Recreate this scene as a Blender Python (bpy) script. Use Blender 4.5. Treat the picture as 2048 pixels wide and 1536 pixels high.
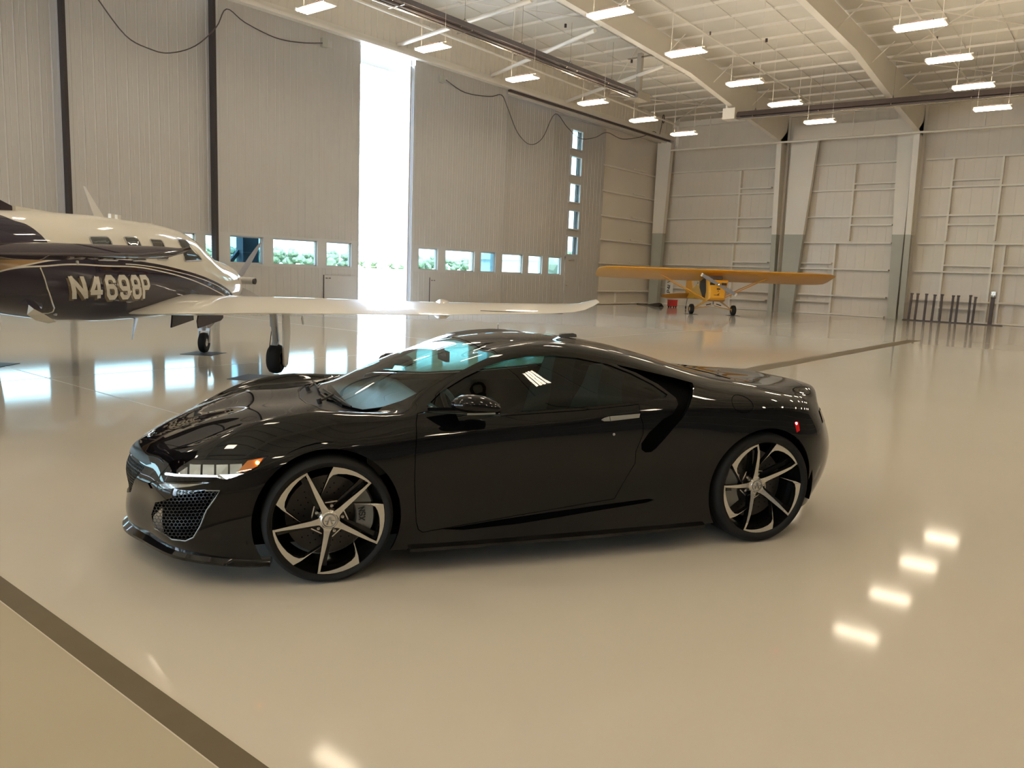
import bpy, bmesh, math, random
import numpy as np
from mathutils import Vector, Matrix
from mathutils.bvhtree import BVHTree
from mathutils.geometry import tessellate_polygon
random.seed(7)
SC = bpy.context.scene
for o in list(bpy.data.objects): bpy.data.objects.remove(o)
COL = SC.collection
PI = math.pi

# ------------------------------------------------------------ camera
F, PITCH, ROLL, YAW, CH = 1582.0, 0.140875, 0.0382, 0.6762, 1.6125
cp_, sp_, cr_, sr_ = math.cos(PITCH), math.sin(PITCH), math.cos(ROLL), math.sin(ROLL)
R1 = np.array([[1, 0, 0], [0, -sp_, -cp_], [0, cp_, -sp_]])
R2 = np.array([[cr_, -sr_, 0], [sr_, cr_, 0], [0, 0, 1]])
MW = np.stack([[math.cos(YAW), -math.sin(YAW), 0], [math.sin(YAW), math.cos(YAW), 0], [0, 0, 1]], 1)
RC = R2 @ R1 @ MW
cam = bpy.data.objects.new('camera', bpy.data.cameras.new('camera')); COL.objects.link(cam)
cm = RC.T @ np.diag([1, -1, -1])
M4 = Matrix.Identity(4)
for i in range(3):
    for j in range(3): M4[i][j] = cm[i, j]
M4.translation = (0, 0, CH)
cam.matrix_world = M4
cam.data.sensor_width = 36; cam.data.lens = 36 * F / 2048
cam.data.clip_end = 2000
SC.camera = cam

# ------------------------------------------------------------ world, sun, exposure
SC.view_settings.view_transform = 'Standard'; SC.view_settings.look = 'None'
SC.view_settings.gamma = 1; SC.view_settings.use_curve_mapping = False
SC.view_settings.exposure = -0.33
w = bpy.data.worlds.new('world'); SC.world = w; w.use_nodes = True
nt = w.node_tree; nt.nodes.clear()
sky = nt.nodes.new('ShaderNodeTexSky'); sky.sky_type = 'NISHITA'; sky.sun_disc = False
sky.sun_elevation = math.radians(52); sky.sun_rotation = math.radians(60); sky.air_density = 1.2; sky.dust_density = 3.0
bg = nt.nodes.new('ShaderNodeBackground'); bg.inputs[1].default_value = 3.4
mixw = nt.nodes.new('ShaderNodeMixRGB'); mixw.inputs[0].default_value = .45; mixw.inputs[2].default_value = (7.6, 10.0, 13.6, 1)
wo = nt.nodes.new('ShaderNodeOutputWorld')
nt.links.new(sky.outputs[0], mixw.inputs[1]); nt.links.new(mixw.outputs[0], bg.inputs[0]); nt.links.new(bg.outputs[0], wo.inputs[0])
sun = bpy.data.objects.new('sun', bpy.data.lights.new('sun', 'SUN')); COL.objects.link(sun)
sun.data.energy = 36; sun.data.angle = .02; sun.data.color = (1, .95, .86)
sun.rotation_euler = (math.radians(35), math.radians(28), 0)
LAMP_STRENGTH = 43.0
LAMP_COL = (1.0, .84, .62)

# ------------------------------------------------------------ maths helpers
def ray(u, v): return RC.T @ np.array([(u - 1024) / F, (v - 768) / F, 1.])
def on(u, v, ax, val):
    d = ray(u, v); o = np.array([0, 0, CH]); return Vector(o + d * (val - o[ax]) / d[ax])

# ------------------------------------------------------------ materials
def mat(name, col, rough=.5, metal=0, spec=.5, coat=0, emit=None, es=1, noise=None, bump=None, coat_rough=.03):
    m = bpy.data.materials.new(name); m.use_nodes = True
    n = m.node_tree; b = n.nodes['Principled BSDF']
    b.inputs['Base Color'].default_value = (*col, 1); b.inputs['Roughness'].default_value = rough
    b.inputs['Metallic'].default_value = metal; b.inputs['Specular IOR Level'].default_value = spec
    b.inputs['Coat Weight'].default_value = coat; b.inputs['Coat IOR'].default_value = 1.42; b.inputs['Coat Roughness'].default_value = coat_rough
    if emit: b.inputs['Emission Color'].default_value = (*emit, 1); b.inputs['Emission Strength'].default_value = es
    tc = None
    if noise or bump: tc = n.nodes.new('ShaderNodeTexCoord')
    if noise:                                   # (scale, amount)
        t = n.nodes.new('ShaderNodeTexNoise'); t.inputs['Scale'].default_value = noise[0]; t.inputs['Detail'].default_value = 5
        n.links.new(tc.outputs['Object'], t.inputs['Vector'])
        r = n.nodes.new('ShaderNodeMapRange'); r.inputs[3].default_value = 1 - noise[1]; r.inputs[4].default_value = 1 + noise[1]
        n.links.new(t.outputs['Fac'], r.inputs[0])
        mx = n.nodes.new('ShaderNodeVectorMath'); mx.operation = 'SCALE'; mx.inputs[0].default_value = col
        n.links.new(r.outputs[0], mx.inputs['Scale']); n.links.new(mx.outputs[0], b.inputs['Base Color'])
    if bump:                                    # (scale, strength, distance)
        t = n.nodes.new('ShaderNodeTexNoise'); t.inputs['Scale'].default_value = bump[0]; t.inputs['Detail'].default_value = 2
        n.links.new(tc.outputs['Object'], t.inputs['Vector'])
        bp = n.nodes.new('ShaderNodeBump'); bp.inputs['Strength'].default_value = bump[1]; bp.inputs['Distance'].default_value = bump[2]
        n.links.new(t.outputs['Fac'], bp.inputs['Height']); n.links.new(bp.outputs[0], b.inputs['Normal'])
    return m
def glassmat(name, tint, ior=1.5, rough=0.0):
    m = bpy.data.materials.new(name); m.use_nodes = True; n = m.node_tree; n.nodes.clear()
    o = n.nodes.new('ShaderNodeOutputMaterial'); tr = n.nodes.new('ShaderNodeBsdfTransparent'); gl = n.nodes.new('ShaderNodeBsdfGlossy')
    fr = n.nodes.new('ShaderNodeFresnel'); mx = n.nodes.new('ShaderNodeMixShader')
    tr.inputs[0].default_value = (*tint, 1); gl.inputs['Roughness'].default_value = rough; fr.inputs[0].default_value = ior
    ge = n.nodes.new('ShaderNodeNewGeometry'); iv = n.nodes.new('ShaderNodeMath'); iv.operation = 'SUBTRACT'; iv.inputs[0].default_value = 1; mu = n.nodes.new('ShaderNodeMath'); mu.operation = 'MULTIPLY'
    n.links.new(ge.outputs['Backfacing'], iv.inputs[1]); n.links.new(iv.outputs[0], mu.inputs[0]); n.links.new(fr.outputs[0], mu.inputs[1])
    n.links.new(mu.outputs[0], mx.inputs[0]); n.links.new(tr.outputs[0], mx.inputs[1]); n.links.new(gl.outputs[0], mx.inputs[2]); n.links.new(mx.outputs[0], o.inputs[0])
    return m
M = dict(
    floor=mat('floor_epoxy', (.56, .515, .435), .07, spec=.08, noise=(.35, .035), bump=(.9, .10, .006)),
    floor2=mat('floor_epoxy_tan', (.42, .37, .275), .07, spec=.08, noise=(.5, .04), bump=(.9, .1, .006)),
    stripe=mat('floor_stripe', (.135, .108, .068), .45, spec=.1, noise=(8, .1)),
    joint=mat('floor_joint', (.42, .39, .33), .3, noise=(10, .1)),
    door=mat('door_siding', (.47, .44, .405), .42, noise=(1.2, .03), bump=(2.2, .12, .01)),
    doortrim=mat('door_trim', (.49, .47, .445), .4, noise=(2, .03)),
    white=mat('white_painted_steel', (.80, .74, .64), .4, noise=(1.5, .03)),
    liner=mat('white_wall_liner', (.73, .66, .56), .3, noise=(.9, .05), bump=(3, .15, .01)),
    greycol=mat('grey_column_paint', (.42, .41, .345), .45, noise=(2, .05)),
    ceil=mat('ceiling_insulation', (.66, .615, .53), .6, noise=(1.4, .05), bump=(1.5, .4, .04)),
    deck=mat('roof_deck_shadow', (.10, .09, .075), .8, noise=(2, .1)),
    dark=mat('dark_brown_steel', (.07, .05, .045), .5, noise=(5, .15)),
    heater=mat('heater_tube', (.105, .08, .075), .45, noise=(5, .2)),
    galv=mat('galvanised_reflector', (.6, .56, .5), .25, metal=.9, noise=(4, .1)),
    seal=mat('brush_seal', (.045, .035, .033), .9, noise=(30, .3)),
    black=mat('black_rubber', (.012, .012, .013), .75, noise=(20, .2)),
    tyre=mat('tyre_rubber', (.009, .009, .009), .75, spec=.3, noise=(30, .2)),
    mat_=mat('drip_mat', (.02, .02, .022), .5, noise=(12, .2)),
    paint=mat('car_paint_black', (.0030, .0032, .0038), .3, spec=0, coat=1, coat_rough=.012, noise=(3, .05)),
    gloss=mat('gloss_black_trim', (.004, .004, .004), .06, spec=.5, noise=(5, .05)),
    satin=mat('satin_black_trim', (.010, .010, .010), .45, noise=(9, .1)),
    void=mat('dark_recess', (.0025, .0025, .0025), .9, spec=.05, noise=(9, .1)),
    mesh=mat('grille_mesh', (.008, .008, .009), .4, noise=(9, .1)),
    silver=mat('machined_alloy', (.64, .615, .57), .26, metal=.85, noise=(20, .04)),
    rimblack=mat('rim_gloss_black', (.006, .006, .006), .16, spec=.35, noise=(9, .1)),
    disc=mat('brake_disc', (.055, .052, .05), .38, metal=.7, noise=(30, .15)),
    caliper=mat('caliper_grey', (.22, .22, .21), .4, metal=.4, noise=(20, .1)),
    handle=mat('door_handle_metal', (.42, .41, .37), .3, metal=.8, noise=(9, .04)),  # reflection on the flush handle put into a light metal colour
    chrome=mat('chrome', (.8, .8, .8), .06, metal=1, noise=(9, .03)),
    glass=glassmat('windshield_glass', (.86, .95, .94)),
    sglass=glassmat('side_glass', (.50, .72, .72)),
    lens=glassmat('lamp_lens', (.92, .94, .95), 1.75),
    pane=glassmat('window_pane', (.50, .575, .56)),
    paneteal=glassmat('window_pane_teal', (.28, .40, .42)),
    nosegrey=mat('nose_panel_grey', (.012, .012, .013), .3, spec=.2, noise=(9, .1)),
    dimsteel=mat('dim_steel', (.06, .07, .085), .6, noise=(2, .1)),
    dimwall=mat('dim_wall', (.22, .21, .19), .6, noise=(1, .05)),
    leather=mat('seat_leather', (.018, .017, .017), .5, noise=(30, .2)),
    drl=mat('running_light', (.9, .9, .9), .2, emit=(.85, .93, 1), es=2.5, noise=(9, .02)),
    amber=mat('amber_lens', (.55, .16, .01), .15, emit=(1, .22, .01), es=.12, noise=(9, .05)),
    amberlamp=mat('amber_lamp', (1, .4, .05), .2, emit=(1, .42, .06), es=40),
    redlens=mat('red_lens', (.25, .004, .004), .1, emit=(1, .01, .01), es=.25, noise=(9, .05)),
    redglass=mat('red_glass', (.09, .004, .004), .06, noise=(9, .05)),
    redlamp=mat('red_lamp', (1, .1, .1), .2, emit=(1, .05, .06), es=45),
    lamp=mat('fluorescent_tube', (1, 1, 1), .5, emit=LAMP_COL, es=LAMP_STRENGTH),
    pwhite=mat('aircraft_white', (.74, .71, .64), .3, spec=.1, coat=.8, noise=(2, .02)),
    navy=mat('aircraft_navy', (.020, .015, .032), .4, spec=0, coat=.7, noise=(2, .05)),
    brownnavy=mat('tail_dark', (.040, .028, .036), .4, spec=0, coat=.6, noise=(2, .05)),
    shadow=mat('letter_shadow', (.17, .13, .085), .4, spec=0, coat=.5, noise=(2, .04)),
    gold=mat('aircraft_gold', (.36, .23, .11), .4, spec=0, coat=.6, noise=(2, .04)),
    aglass=mat('aircraft_window', (.03, .033, .03), .04, spec=.8, noise=(3, .1)),
    gear=mat('gear_grey', (.42, .42, .42), .35, metal=.3, noise=(9, .1)),
    yellow=mat('aircraft_yellow', (.72, .34, .02), .3, coat=.5, noise=(4, .04)),
    yellow2=mat('aircraft_yellow_under', (.70, .32, .03), .45, noise=(4, .05)),
    prop=mat('propeller_grey', (.27, .26, .27), .35, metal=.3, noise=(9, .06)),
    red=mat('red_plastic', (.50, .035, .03), .4, noise=(5, .06)),
    grass=mat('grass_field', (.22, .30, .15), .9, noise=(.05, .25)),
    apron=mat('concrete_apron', (.45, .45, .43), .8, noise=(.3, .08)),
    leaf=mat('tree_foliage', (.15, .185, .14), .9, noise=(1.2, .4)),  # pale greyed green, distance haze mixed into the colour
    bark=mat('tree_bark', (.12, .09, .06), .9, noise=(5, .3)),
    bldg=mat('far_building', (.5, .5, .5), .7, noise=(1, .05)),
    bldg2=mat('far_building_door', (.12, .13, .16), .6, noise=(1, .1)),
    letter=mat('black_lettering', (.02, .02, .02), .5, noise=(9, .1)),
)
# gentle waviness of the wall liner and grazing gloss stay in the materials above

# ------------------------------------------------------------ object helpers
class MB:
    def __init__(s): s.v = []; s.f = []; s.m = []
    def add(s, v, f, mi=0):
        n = len(s.v); s.v += [tuple(p) for p in v]; s.f += [tuple(i + n for i in q) for q in f]; s.m += [mi] * len(f); return s
    def box(s, a, b, mi=0):
        x0, x1 = sorted((a[0], b[0])); y0, y1 = sorted((a[1], b[1])); z0, z1 = sorted((a[2], b[2]))
        return s.add([(x0, y0, z0), (x1, y0, z0), (x1, y1, z0), (x0, y1, z0), (x0, y0, z1), (x1, y0, z1), (x1, y1, z1), (x0, y1, z1)],
              [(0, 3, 2, 1), (4, 5, 6, 7), (0, 1, 5, 4), (1, 2, 6, 5), (2, 3, 7, 6), (3, 0, 4, 7)], mi)
    def bar(s, p, q, wd, ht=None, up=(0, 0, 1), mi=0):
        p, q = Vector(p), Vector(q); ht = ht or wd; d = (q - p).normalized(); up = Vector(up)
        if abs(d.dot(up)) > .98: up = Vector((1, 0, 0))
        x = d.cross(up).normalized() * wd / 2; y = x.cross(d).normalized() * ht / 2
        v = [c + sx * x + sy * y for c in (p, q) for sx, sy in ((-1, -1), (1, -1), (1, 1), (-1, 1))]
        return s.add(v, [(0, 1, 2, 3), (7, 6, 5, 4), (0, 4, 5, 1), (1, 5, 6, 2), (2, 6, 7, 3), (3, 7, 4, 0)], mi)
    def tube(s, pts, r, n=8, mi=0, cap=True):
        pts = [Vector(p) for p in pts]; rs = r if isinstance(r, (list, tuple)) else [r] * len(pts)
        v = []; ref = None
        for i, p in enumerate(pts):
            d = (pts[min(i + 1, len(pts) - 1)] - pts[max(i - 1, 0)]).normalized()
            if ref is None: ref = d.orthogonal().normalized()
            ref = (ref - d * ref.dot(d)); ref = ref.normalized() if ref.length > 1e-6 else d.orthogonal().normalized()
            b = d.cross(ref)
            v += [p + rs[i] * (math.cos(2 * PI * k / n) * ref + math.sin(2 * PI * k / n) * b) for k in range(n)]
        f = [(i * n + k, i * n + (k + 1) % n, (i + 1) * n + (k + 1) % n, (i + 1) * n + k) for i in range(len(pts) - 1) for k in range(n)]
        if cap: f += [tuple(range(n - 1, -1, -1)), tuple((len(pts) - 1) * n + k for k in range(n))]
        return s.add(v, f, mi)
    def lathe(s, prof, n=32, ax=1, c=(0, 0, 0), mi=0, closed=False):      # prof: (radius, along-axis)
        v = []
        for k in range(n):
            a = 2 * PI * k / n
            for r, t in prof:
                p = [0, 0, 0]; p[ax] = t; p[(ax + 1) % 3] = r * math.cos(a); p[(ax + 2) % 3] = r * math.sin(a)
                v.append((p[0] + c[0], p[1] + c[1], p[2] + c[2]))
        m = len(prof); e = m if closed else m - 1
        f = [(k * m + j, ((k + 1) % n) * m + j, ((k + 1) % n) * m + (j + 1) % m, k * m + (j + 1) % m) for k in range(n) for j in range(e)]
        return s.add(v, f, mi)
    def prism(s, poly, fn, mi=0):              # poly 2D; fn(u,v,side)->3D for side 0/1
        n = len(poly); v = [fn(a, b, 0) for a, b in poly] + [fn(a, b, 1) for a, b in poly]
        tr = tessellate_polygon([[Vector((a, b, 0)) for a, b in poly]])
        f = [tuple(t) for t in tr] + [tuple(i + n for i in reversed(t)) for t in tr]
        f += [(i, (i + 1) % n, n + (i + 1) % n, n + i) for i in range(n)]
        return s.add(v, f, mi)
    def loft(s, secs, mi=0, cap=True, closed=True):
        n = len(secs[0]); v = [p for q in secs for p in q]; e = n if closed else n - 1
        f = [(i * n + k, i * n + (k + 1) % n, (i + 1) * n + (k + 1) % n, (i + 1) * n + k) for i in range(len(secs) - 1) for k in range(e)]
        if cap: f += [tuple(range(n - 1, -1, -1)), tuple((len(secs) - 1) * n + k for k in range(n))]
        return s.add(v, f, mi)
    def mesh(s, name, mats, smooth=None, fix=True):
        me = bpy.data.meshes.new(name); me.from_pydata(s.v, [], s.f)
        for m in (mats if isinstance(mats, (list, tuple)) else [mats]): me.materials.append(m)
        me.polygons.foreach_set('material_index', s.m)
        if fix:
            bm = bmesh.new(); bm.from_mesh(me); bmesh.ops.recalc_face_normals(bm, faces=bm.faces); bm.to_mesh(me); bm.free()
        if smooth: me.shade_smooth(); me.set_sharp_from_angle(angle=math.radians(smooth))
        me.update(); return me
    def obj(s, name, mats, parent=None, smooth=None, fix=True): return link(name, s.mesh(name, mats, smooth, fix), parent)
def link(name, me, parent=None, loc=None):
    o = bpy.data.objects.new(name, me); COL.objects.link(o); o.parent = parent
    if loc is not None: o.location = loc
    return o
def tag(o, label=None, cat=None, group=None, kind=None):
    if label: o['label'] = label
    if cat: o['category'] = cat
    if group: o['group'] = group
    if kind: o['kind'] = kind
    return o
def thing(name, label, cat, loc=(0, 0, 0), rz=0, group=None):
    o = bpy.data.objects.new(name, None); COL.objects.link(o); o.location = loc; o.rotation_euler = (0, 0, rz)
    o.empty_display_size = .1
    return tag(o, label, cat, group)
def dup(root, loc, rz=None, label=None):
    r = root.copy(); COL.objects.link(r); r.location = loc
    if rz is not None: r.rotation_euler = (0, 0, rz)
    if label: r['label'] = label
    for ch in list(root.children):
        c = ch.copy(); COL.objects.link(c); c.parent = r
        for g in list(ch.children):
            d = g.copy(); COL.objects.link(d); d.parent = c
    return r
def struct(o): o['kind'] = 'structure'; return o

# ============================================================ THE SETTING
XA, YB, XE, YS = -23.3, 43.3, 15.0, -16.0          # door wall, back wall, right wall, near end wall
RIDGE = 13.7
def zroof(y): return 10.62 + .042 * (YB - max(y, 2 * RIDGE - y)) 
# floor
fl = struct(MB().box((XA - .8, 1.26, -.2), (XE, YB + .4, 0)).obj('floor', M['floor']))
MB().box((XA - .8, YS, -.2), (XE, 1.26, 0)).obj('tan_area', M['floor2'], fl)
sb = MB().box((-30, 1.265, 0), (XE, 1.37, .0015)).obj('stripe', M['stripe'], fl)
MB().box((-5.78, 4.0, 0), (-5.42, 26.6, .0015)).obj('stripe', M['stripe'], fl)
for a, b in [((-23, 4.18), (-6, 4.20)), ((-23, 12.9), (-9, 12.92)), ((-23, 27.9), (12, 27.925))]:
    MB().box((a[0], a[1], 0), (b[0], b[1], .001)).obj('expansion_joint', M['joint'], fl)
for x in (-11.2,):
    MB().box((x, 1.4, 0), (x + .014, 43, .001)).obj('expansion_joint', M['joint'], fl)

# ---- ceiling: insulation strips between dark seams, roof deck behind
ce = struct(MB().prism([(YS - .5, zroof(YS - .5) + .12), (RIDGE, zroof(RIDGE) + .12), (YB + .6, zroof(YB + .6) + .12), (YB + .6, zroof(YB + .6) + .3), (RIDGE, zroof(RIDGE) + .3), (YS - .5, zroof(YS - .5) + .3)],
     lambda a, b, k: ((XA - .9, XE + .2)[k], a, b)).obj('ceiling', M['deck']))
pitch = 1.46; y = YB + .2
pan = MB()
def strip_mesh(sl):
    n = 5; secs = []
    for x in np.linspace(XA - .8, XE, 2):
        secs.append([(x, -pitch / 2 + .022 + (pitch - .044) * k / n, -.07 * (1 - (2 * k / n - 1) ** 4) + sl * (pitch * (k / n - .5))) for k in range(n + 1)])
    return MB().loft(secs, cap=False, closed=False)
sA = strip_mesh(-.042).mesh('ceiling_panel', M['ceil'], 60, fix=False); sB = strip_mesh(.042).mesh('ceiling_panel', M['ceil'], 60, fix=False)
pur = MB().box((XA - .5, -.035, -.09), (XE, .035, .0)).mesh('purlin', M['white'])
while y > YS - .5:
    yc = y - pitch / 2
    link('ceiling_panel', sA if yc > RIDGE else sB, ce, (0, yc, zroof(yc) + .09))
    link('purlin', pur, ce, (0, y - .08, zroof(y) + .075))
    y -= pitch
# bracing rods and small straps under the roof
st = MB()
for x0, x1 in ((-16.4, -23.2), (-9.7, -3.0)):
    for (ya, yb) in ((20, 28), (28, 36), (36, 43)):
        for (a, b) in (((x0, ya), (x1, yb)), ((x0, yb), (x1, ya))):
            st.bar((a[0], a[1], zroof(a[1]) - .12), (b[0], b[1], zroof(b[1]) - .12), .035)
st.obj('bracing_rod', M['white'], ce)
for x in np.arange(-21.5, 10, 1.62):
    MB().bar((x, YB, zroof(YB) - .0), (x, RIDGE, zroof(RIDGE) - .0), .03, .012).obj('strap', M['ceil'], ce)

# ---- walls
wl = struct(MB().box((XA - .95, YS, 10.72), (XA + .02, RIDGE, 12.3)).obj('wall_left', M['liner']))
MB().prism([(YS, 9.62), (YB + .1, 9.62), (YB + .1, zroof(YB) + .1), (RIDGE, zroof(RIDGE) + .1), (YS, zroof(YS) + .1)], lambda a, b, k: ((XA + .02, XA + .08)[k], a, b)).obj('header', M['liner'], wl)
rib = MB()
for yy in np.arange(YS, YB, .3):
    rib.box((XA + .078, yy, 9.85), (XA + .098, yy + .025, zroof(yy) + .05))
tag(rib.obj('header_rib', M['liner'], wl), kind='stuff')
MB().box((XA + .02, YS, 9.55), (XA + .30, YB - .9, 9.66)).obj('header_ledge', M['white'], wl)
MB().box((XA + .085, YS, 9.66), (XA + .11, YB - .9, 9.86)).obj('header_flashing', M['white'], wl)
for k in range(3):
    MB().box((XA - .75 + k * .34, 27.9, 9.42 - .02 * k), (XA - .66 + k * .34, YB - .6, 9.54)).obj('door_track', M['white'], wl)
    MB().box((XA - .62 + k * .34, 27.9, 9.46), (XA - .48 + k * .34, YB - .6, 9.54)).obj('door_track', M['dark'], wl)
MB().box((XA - .98, 22.6, 9.1), (XA - .88, YB + .3, 10.9)).box((XA - .98, YS, 9.5), (XA - .88, 19.3, 10.9)).obj('outer_header', M['doortrim'], wl)  # added outside cover, stops daylight leaking in above the leaves
MB().box((XA - .9, 19.3, 9.1), (XA - .75, 22.6, 9.75)).obj('outer_lintel', M['doortrim'], wl)
MB().box((XA - 1.0, 15.15, 0), (XA - .6, 15.75, 9.4)).bar((XA - .9, 14.6, 1.3), (XA - .9, 15.4, 2.2), .12).obj('outer_post', M['dimsteel'], wl)
for (u0, v0, u1, v1) in ((797, 90, 1063, 0), (984, 151, 1190, 61), (1132, 203, 1328, 132)):
    a = on(u0, v0, 0, XA + .1); b = on(u1, v1, 0, -16.55)
    MB().tube([a, b], .075, 10).obj('brace_tube', M['white'], wl, 60)
# liner beyond the doors up to the corner, girts on it
XL = -24.05
MB().box((XL - .1, 36.3, 0), (XL, YB + .3, 9.7)).obj('liner', M['liner'], wl)
for z in (.06, .74, 2.27, 3.55, 4.83, 6.15, 7.5):
    MB().box((XL, 36.9, z - .035), (XL + .2, YB, z + .035)).obj('girt', M['white'], wl)
    if 2 < z: MB().bar((XL + .25, 40.0, z + .12), (XL + .25, 41.4, z + .10), .05).obj('girt_lap', M['white'], wl)
MB().box((XL, 39.0, .06), (XL + .1, 39.07, .74)).obj('post', M['white'], wl)
# corner column
cc = MB().prism([(-23.85, 4.2), (-23.15, 4.2), (-22.95, 9.35), (-23.85, 9.75)], lambda a, b, k: (a, (42.55, 42.9)[k], b)).obj('corner_column', M['white'], wl)
MB().prism([(-23.85, 0), (-23.28, 0), (-23.15, 4.2), (-23.85, 4.2)], lambda a, b, k: (a, (42.55, 42.9)[k], b)).obj('column_base', M['greycol'], wl)

# siding panel mesh (0.3 m cover, standing rib), runs from z=0 to h
def siding(w_, h, name='siding_panel', m='door', t=.018, axis='y', rib=.012, gap=.003):
    prof = [(0, 0), (0, t), (.022, t + rib), (.034, t + rib), (.05, t), (w_ * .5, t), (w_ * .5 + .006, t - .004), (w_ * .5 + .014, t - .004), (w_ * .5 + .02, t), (w_ - gap, t), (w_ - gap, 0)]
    mb = MB()
    fn = (lambda a, b, z: (b, a, z)) if axis == 'y' else (lambda a, b, z: (a, -b, z))
    mb.loft([[fn(a, b, z) for a, b in prof] for z in (0, h)])
    return mb.mesh(name, M[m])

# ---- hangar door leaves
def leaf(n, x, y0, y1, top, wins, access=None, glassk=None):
    root = struct(MB().box((x - .22, y0, .03), (x - .19, y1, 1.5)).box((x - .22, y0, 2.5), (x - .19, y1, top)).obj('door_%d' % n, M['doortrim']))
    e = MB()
    e.box((x - .22, y0, .0), (x + .03, y0 + .07, top)).box((x - .22, y1 - .07, 0), (x + .03, y1, top))
    e.obj('end_post', M['doortrim'], root)
    npan = max(1, int(round((y1 - y0 - .14) / .3))); w_ = (y1 - y0 - .14) / npan
    up = siding(w_, top - 2.52); lo = siding(w_, 1.46)
    for k in range(npan):
        link('siding_panel', up, root, (x, y0 + .07 + k * w_, 2.52)); link('siding_panel', lo, root, (x, y0 + .07 + k * w_, .02))
    MB().box((x - .2, y0 + .07, 1.48), (x + .035, y1 - .07, 1.55)).obj('window_sill', M['doortrim'], root)
    MB().box((x - .2, y0 + .07, 2.43), (x + .035, y1 - .07, 2.52)).obj('window_head', M['doortrim'], root)
    ys = [y0 + .07] + [v for a in wins for v in a] + [y1 - .07]
    for k in range(0, len(ys), 2):
        if ys[k + 1] - ys[k] > .02: MB().box((x - .2, ys[k], 1.55), (x + .02, ys[k + 1], 2.43)).obj('mullion', M['doortrim'], root)
    for i, (a, b) in enumerate(wins):
        fr = MB()
        for q in ((a, 1.55, a + .04, 2.43), (b - .04, 1.55, b, 2.43), (a, 1.55, b, 1.59), (a, 2.39, b, 2.43)):
            fr.box((x - .14, q[0], q[1]), (x - .06, q[2], q[3]))
        f = fr.obj('window_frame', M['doortrim'], root)
        MB().box((x - .105, a + .04, 1.59), (x - .1, b - .04, 2.39)).obj('pane', M['paneteal'] if glassk and i in glassk else M['pane'], f)
    if access:
        ya, yb = access
        a = MB().box((x + .03, ya, .05), (x + .045, yb, 1.24)).obj('access_panel', M['door'], root)
        MB().box((x + .045, ya + .06, 1.12), (x + .06, ya + .14, 1.15)).box((x + .045, ya + .2, 1.12), (x + .06, ya + .28, 1.15)).obj('latch', M['dark'], a)
        MB().box((x + .03, ya - .03, .05), (x + .05, ya - .008, 1.25)).obj('access_gap', M['seal'], a)
    return root
leaf(1, XA - .6, -6.0, 2.4, 9.6, [(-5.5, -3.4), (-3.0, -1.0), (-.6, 1.2), (1.4, 2.2)])
leaf(2, XA - .6, 2.45, 9.75, 9.6, [(2.7, 4.6), (5.0, 6.6), (6.9, 9.1)])
leaf(3, XA - .3, 9.66, 14.1, 9.6, [(10.1, 11.9), (12.2, 13.28), (13.62, 13.95)])
leaf(4, XA, 13.88, 19.58, 9.6, [(14.3, 15.52), (15.9, 17.72), (18.12, 19.25)], (18.0, 19.4), [0])
leaf(5, XA, 22.32, 27.95, 9.58, [(22.7, 23.8), (24.25, 26.08), (26.5, 27.5)], (23.35, 24.8), [2])
leaf(6, XA - .3, 27.75, 31.9, 9.42, [(28.1, 29.85), (30.3, 31.4)])
l7 = leaf(7, XA - .6, 31.8, 33.74, 9.34, [(32.0, 33.4)])
x7 = XA - .6
MB().box((x7 - .22, 34.76, 0), (x7 - .19, 37.0, 9.34)).obj('backing', M['doortrim'], l7)
for k in range(7): link('siding_panel', siding(.32, 9.34), l7, (x7, 34.76 + k * .32, 0))
zz = [2.5] + [v for z0 in (2.62, 3.93, 5.28, 6.62, 7.92) for v in (z0, z0 + .9)] + [9.34]
for k in range(0, len(zz), 2): MB().box((x7 - .2, 33.72, zz[k]), (x7 + .02, 34.78, zz[k + 1])).obj('spandrel', M['door'], l7)
leaf(8, XA - .3, -15.8, -6.0, 9.6, [(-15, -12.5), (-12, -9.5), (-9, -6.6)])
# dark seals at the leaf edges
for n, (x, yy, h) in enumerate(((XA - .28, 9.58, 9.6), (XA + .02, 13.80, 9.6))):
    struct(MB().box((x - .25, yy, 0), (x + .02, yy + .085, h)).obj('trim_%d' % (n + 1), M['seal']))
# weather strip and bright jamb on the right leaf
struct(MB().box((XA - .22, 22.12, 0), (XA - .05, 22.20, 9.3)).box((XA - .2, 22.27, 0), (XA + .02, 22.33, 9.35)).obj('trim_3', M['doortrim']))
struct(MB().box((XA - .14, 22.20, 0), (XA - .09, 22.24, 9.3)).obj('trim_4', M['dark']))
# stacked small windows and the walk door in the last leaf (own trims, set proud)
x7 = XA - .6
for i, z0 in enumerate((2.62, 3.93, 5.28, 6.62, 7.92)):
    wn = struct(MB().box((x7 + .03, 33.72, z0 - .06), (x7 + .10, 34.78, z0)).box((x7 + .03, 33.72, z0 + .9), (x7 + .10, 34.78, z0 + .96))
        .box((x7 + .03, 33.72, z0), (x7 + .10, 33.8, z0 + .9)).box((x7 + .03, 34.70, z0), (x7 + .10, 34.78, z0 + .9)).obj('window_%d' % (i + 1), M['doortrim']))
    MB().box((x7 - .105, 33.72, z0), (x7 - .1, 34.78, z0 + .9)).obj('pane', M['pane'], wn)
    MB().box((x7 - .12, 34.52, z0), (x7 - .06, 34.56, z0 + .9)).obj('jamb', M['dark'], wn)
wd = struct(MB().box((x7 + .03, 33.68, 0), (x7 + .07, 33.76, 2.5)).box((x7 + .03, 34.78, 0), (x7 + .07, 34.86, 2.5)).box((x7 + .03, 33.68, 2.42), (x7 + .07, 34.86, 2.5)).obj('door_9', M['doortrim']))
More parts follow.
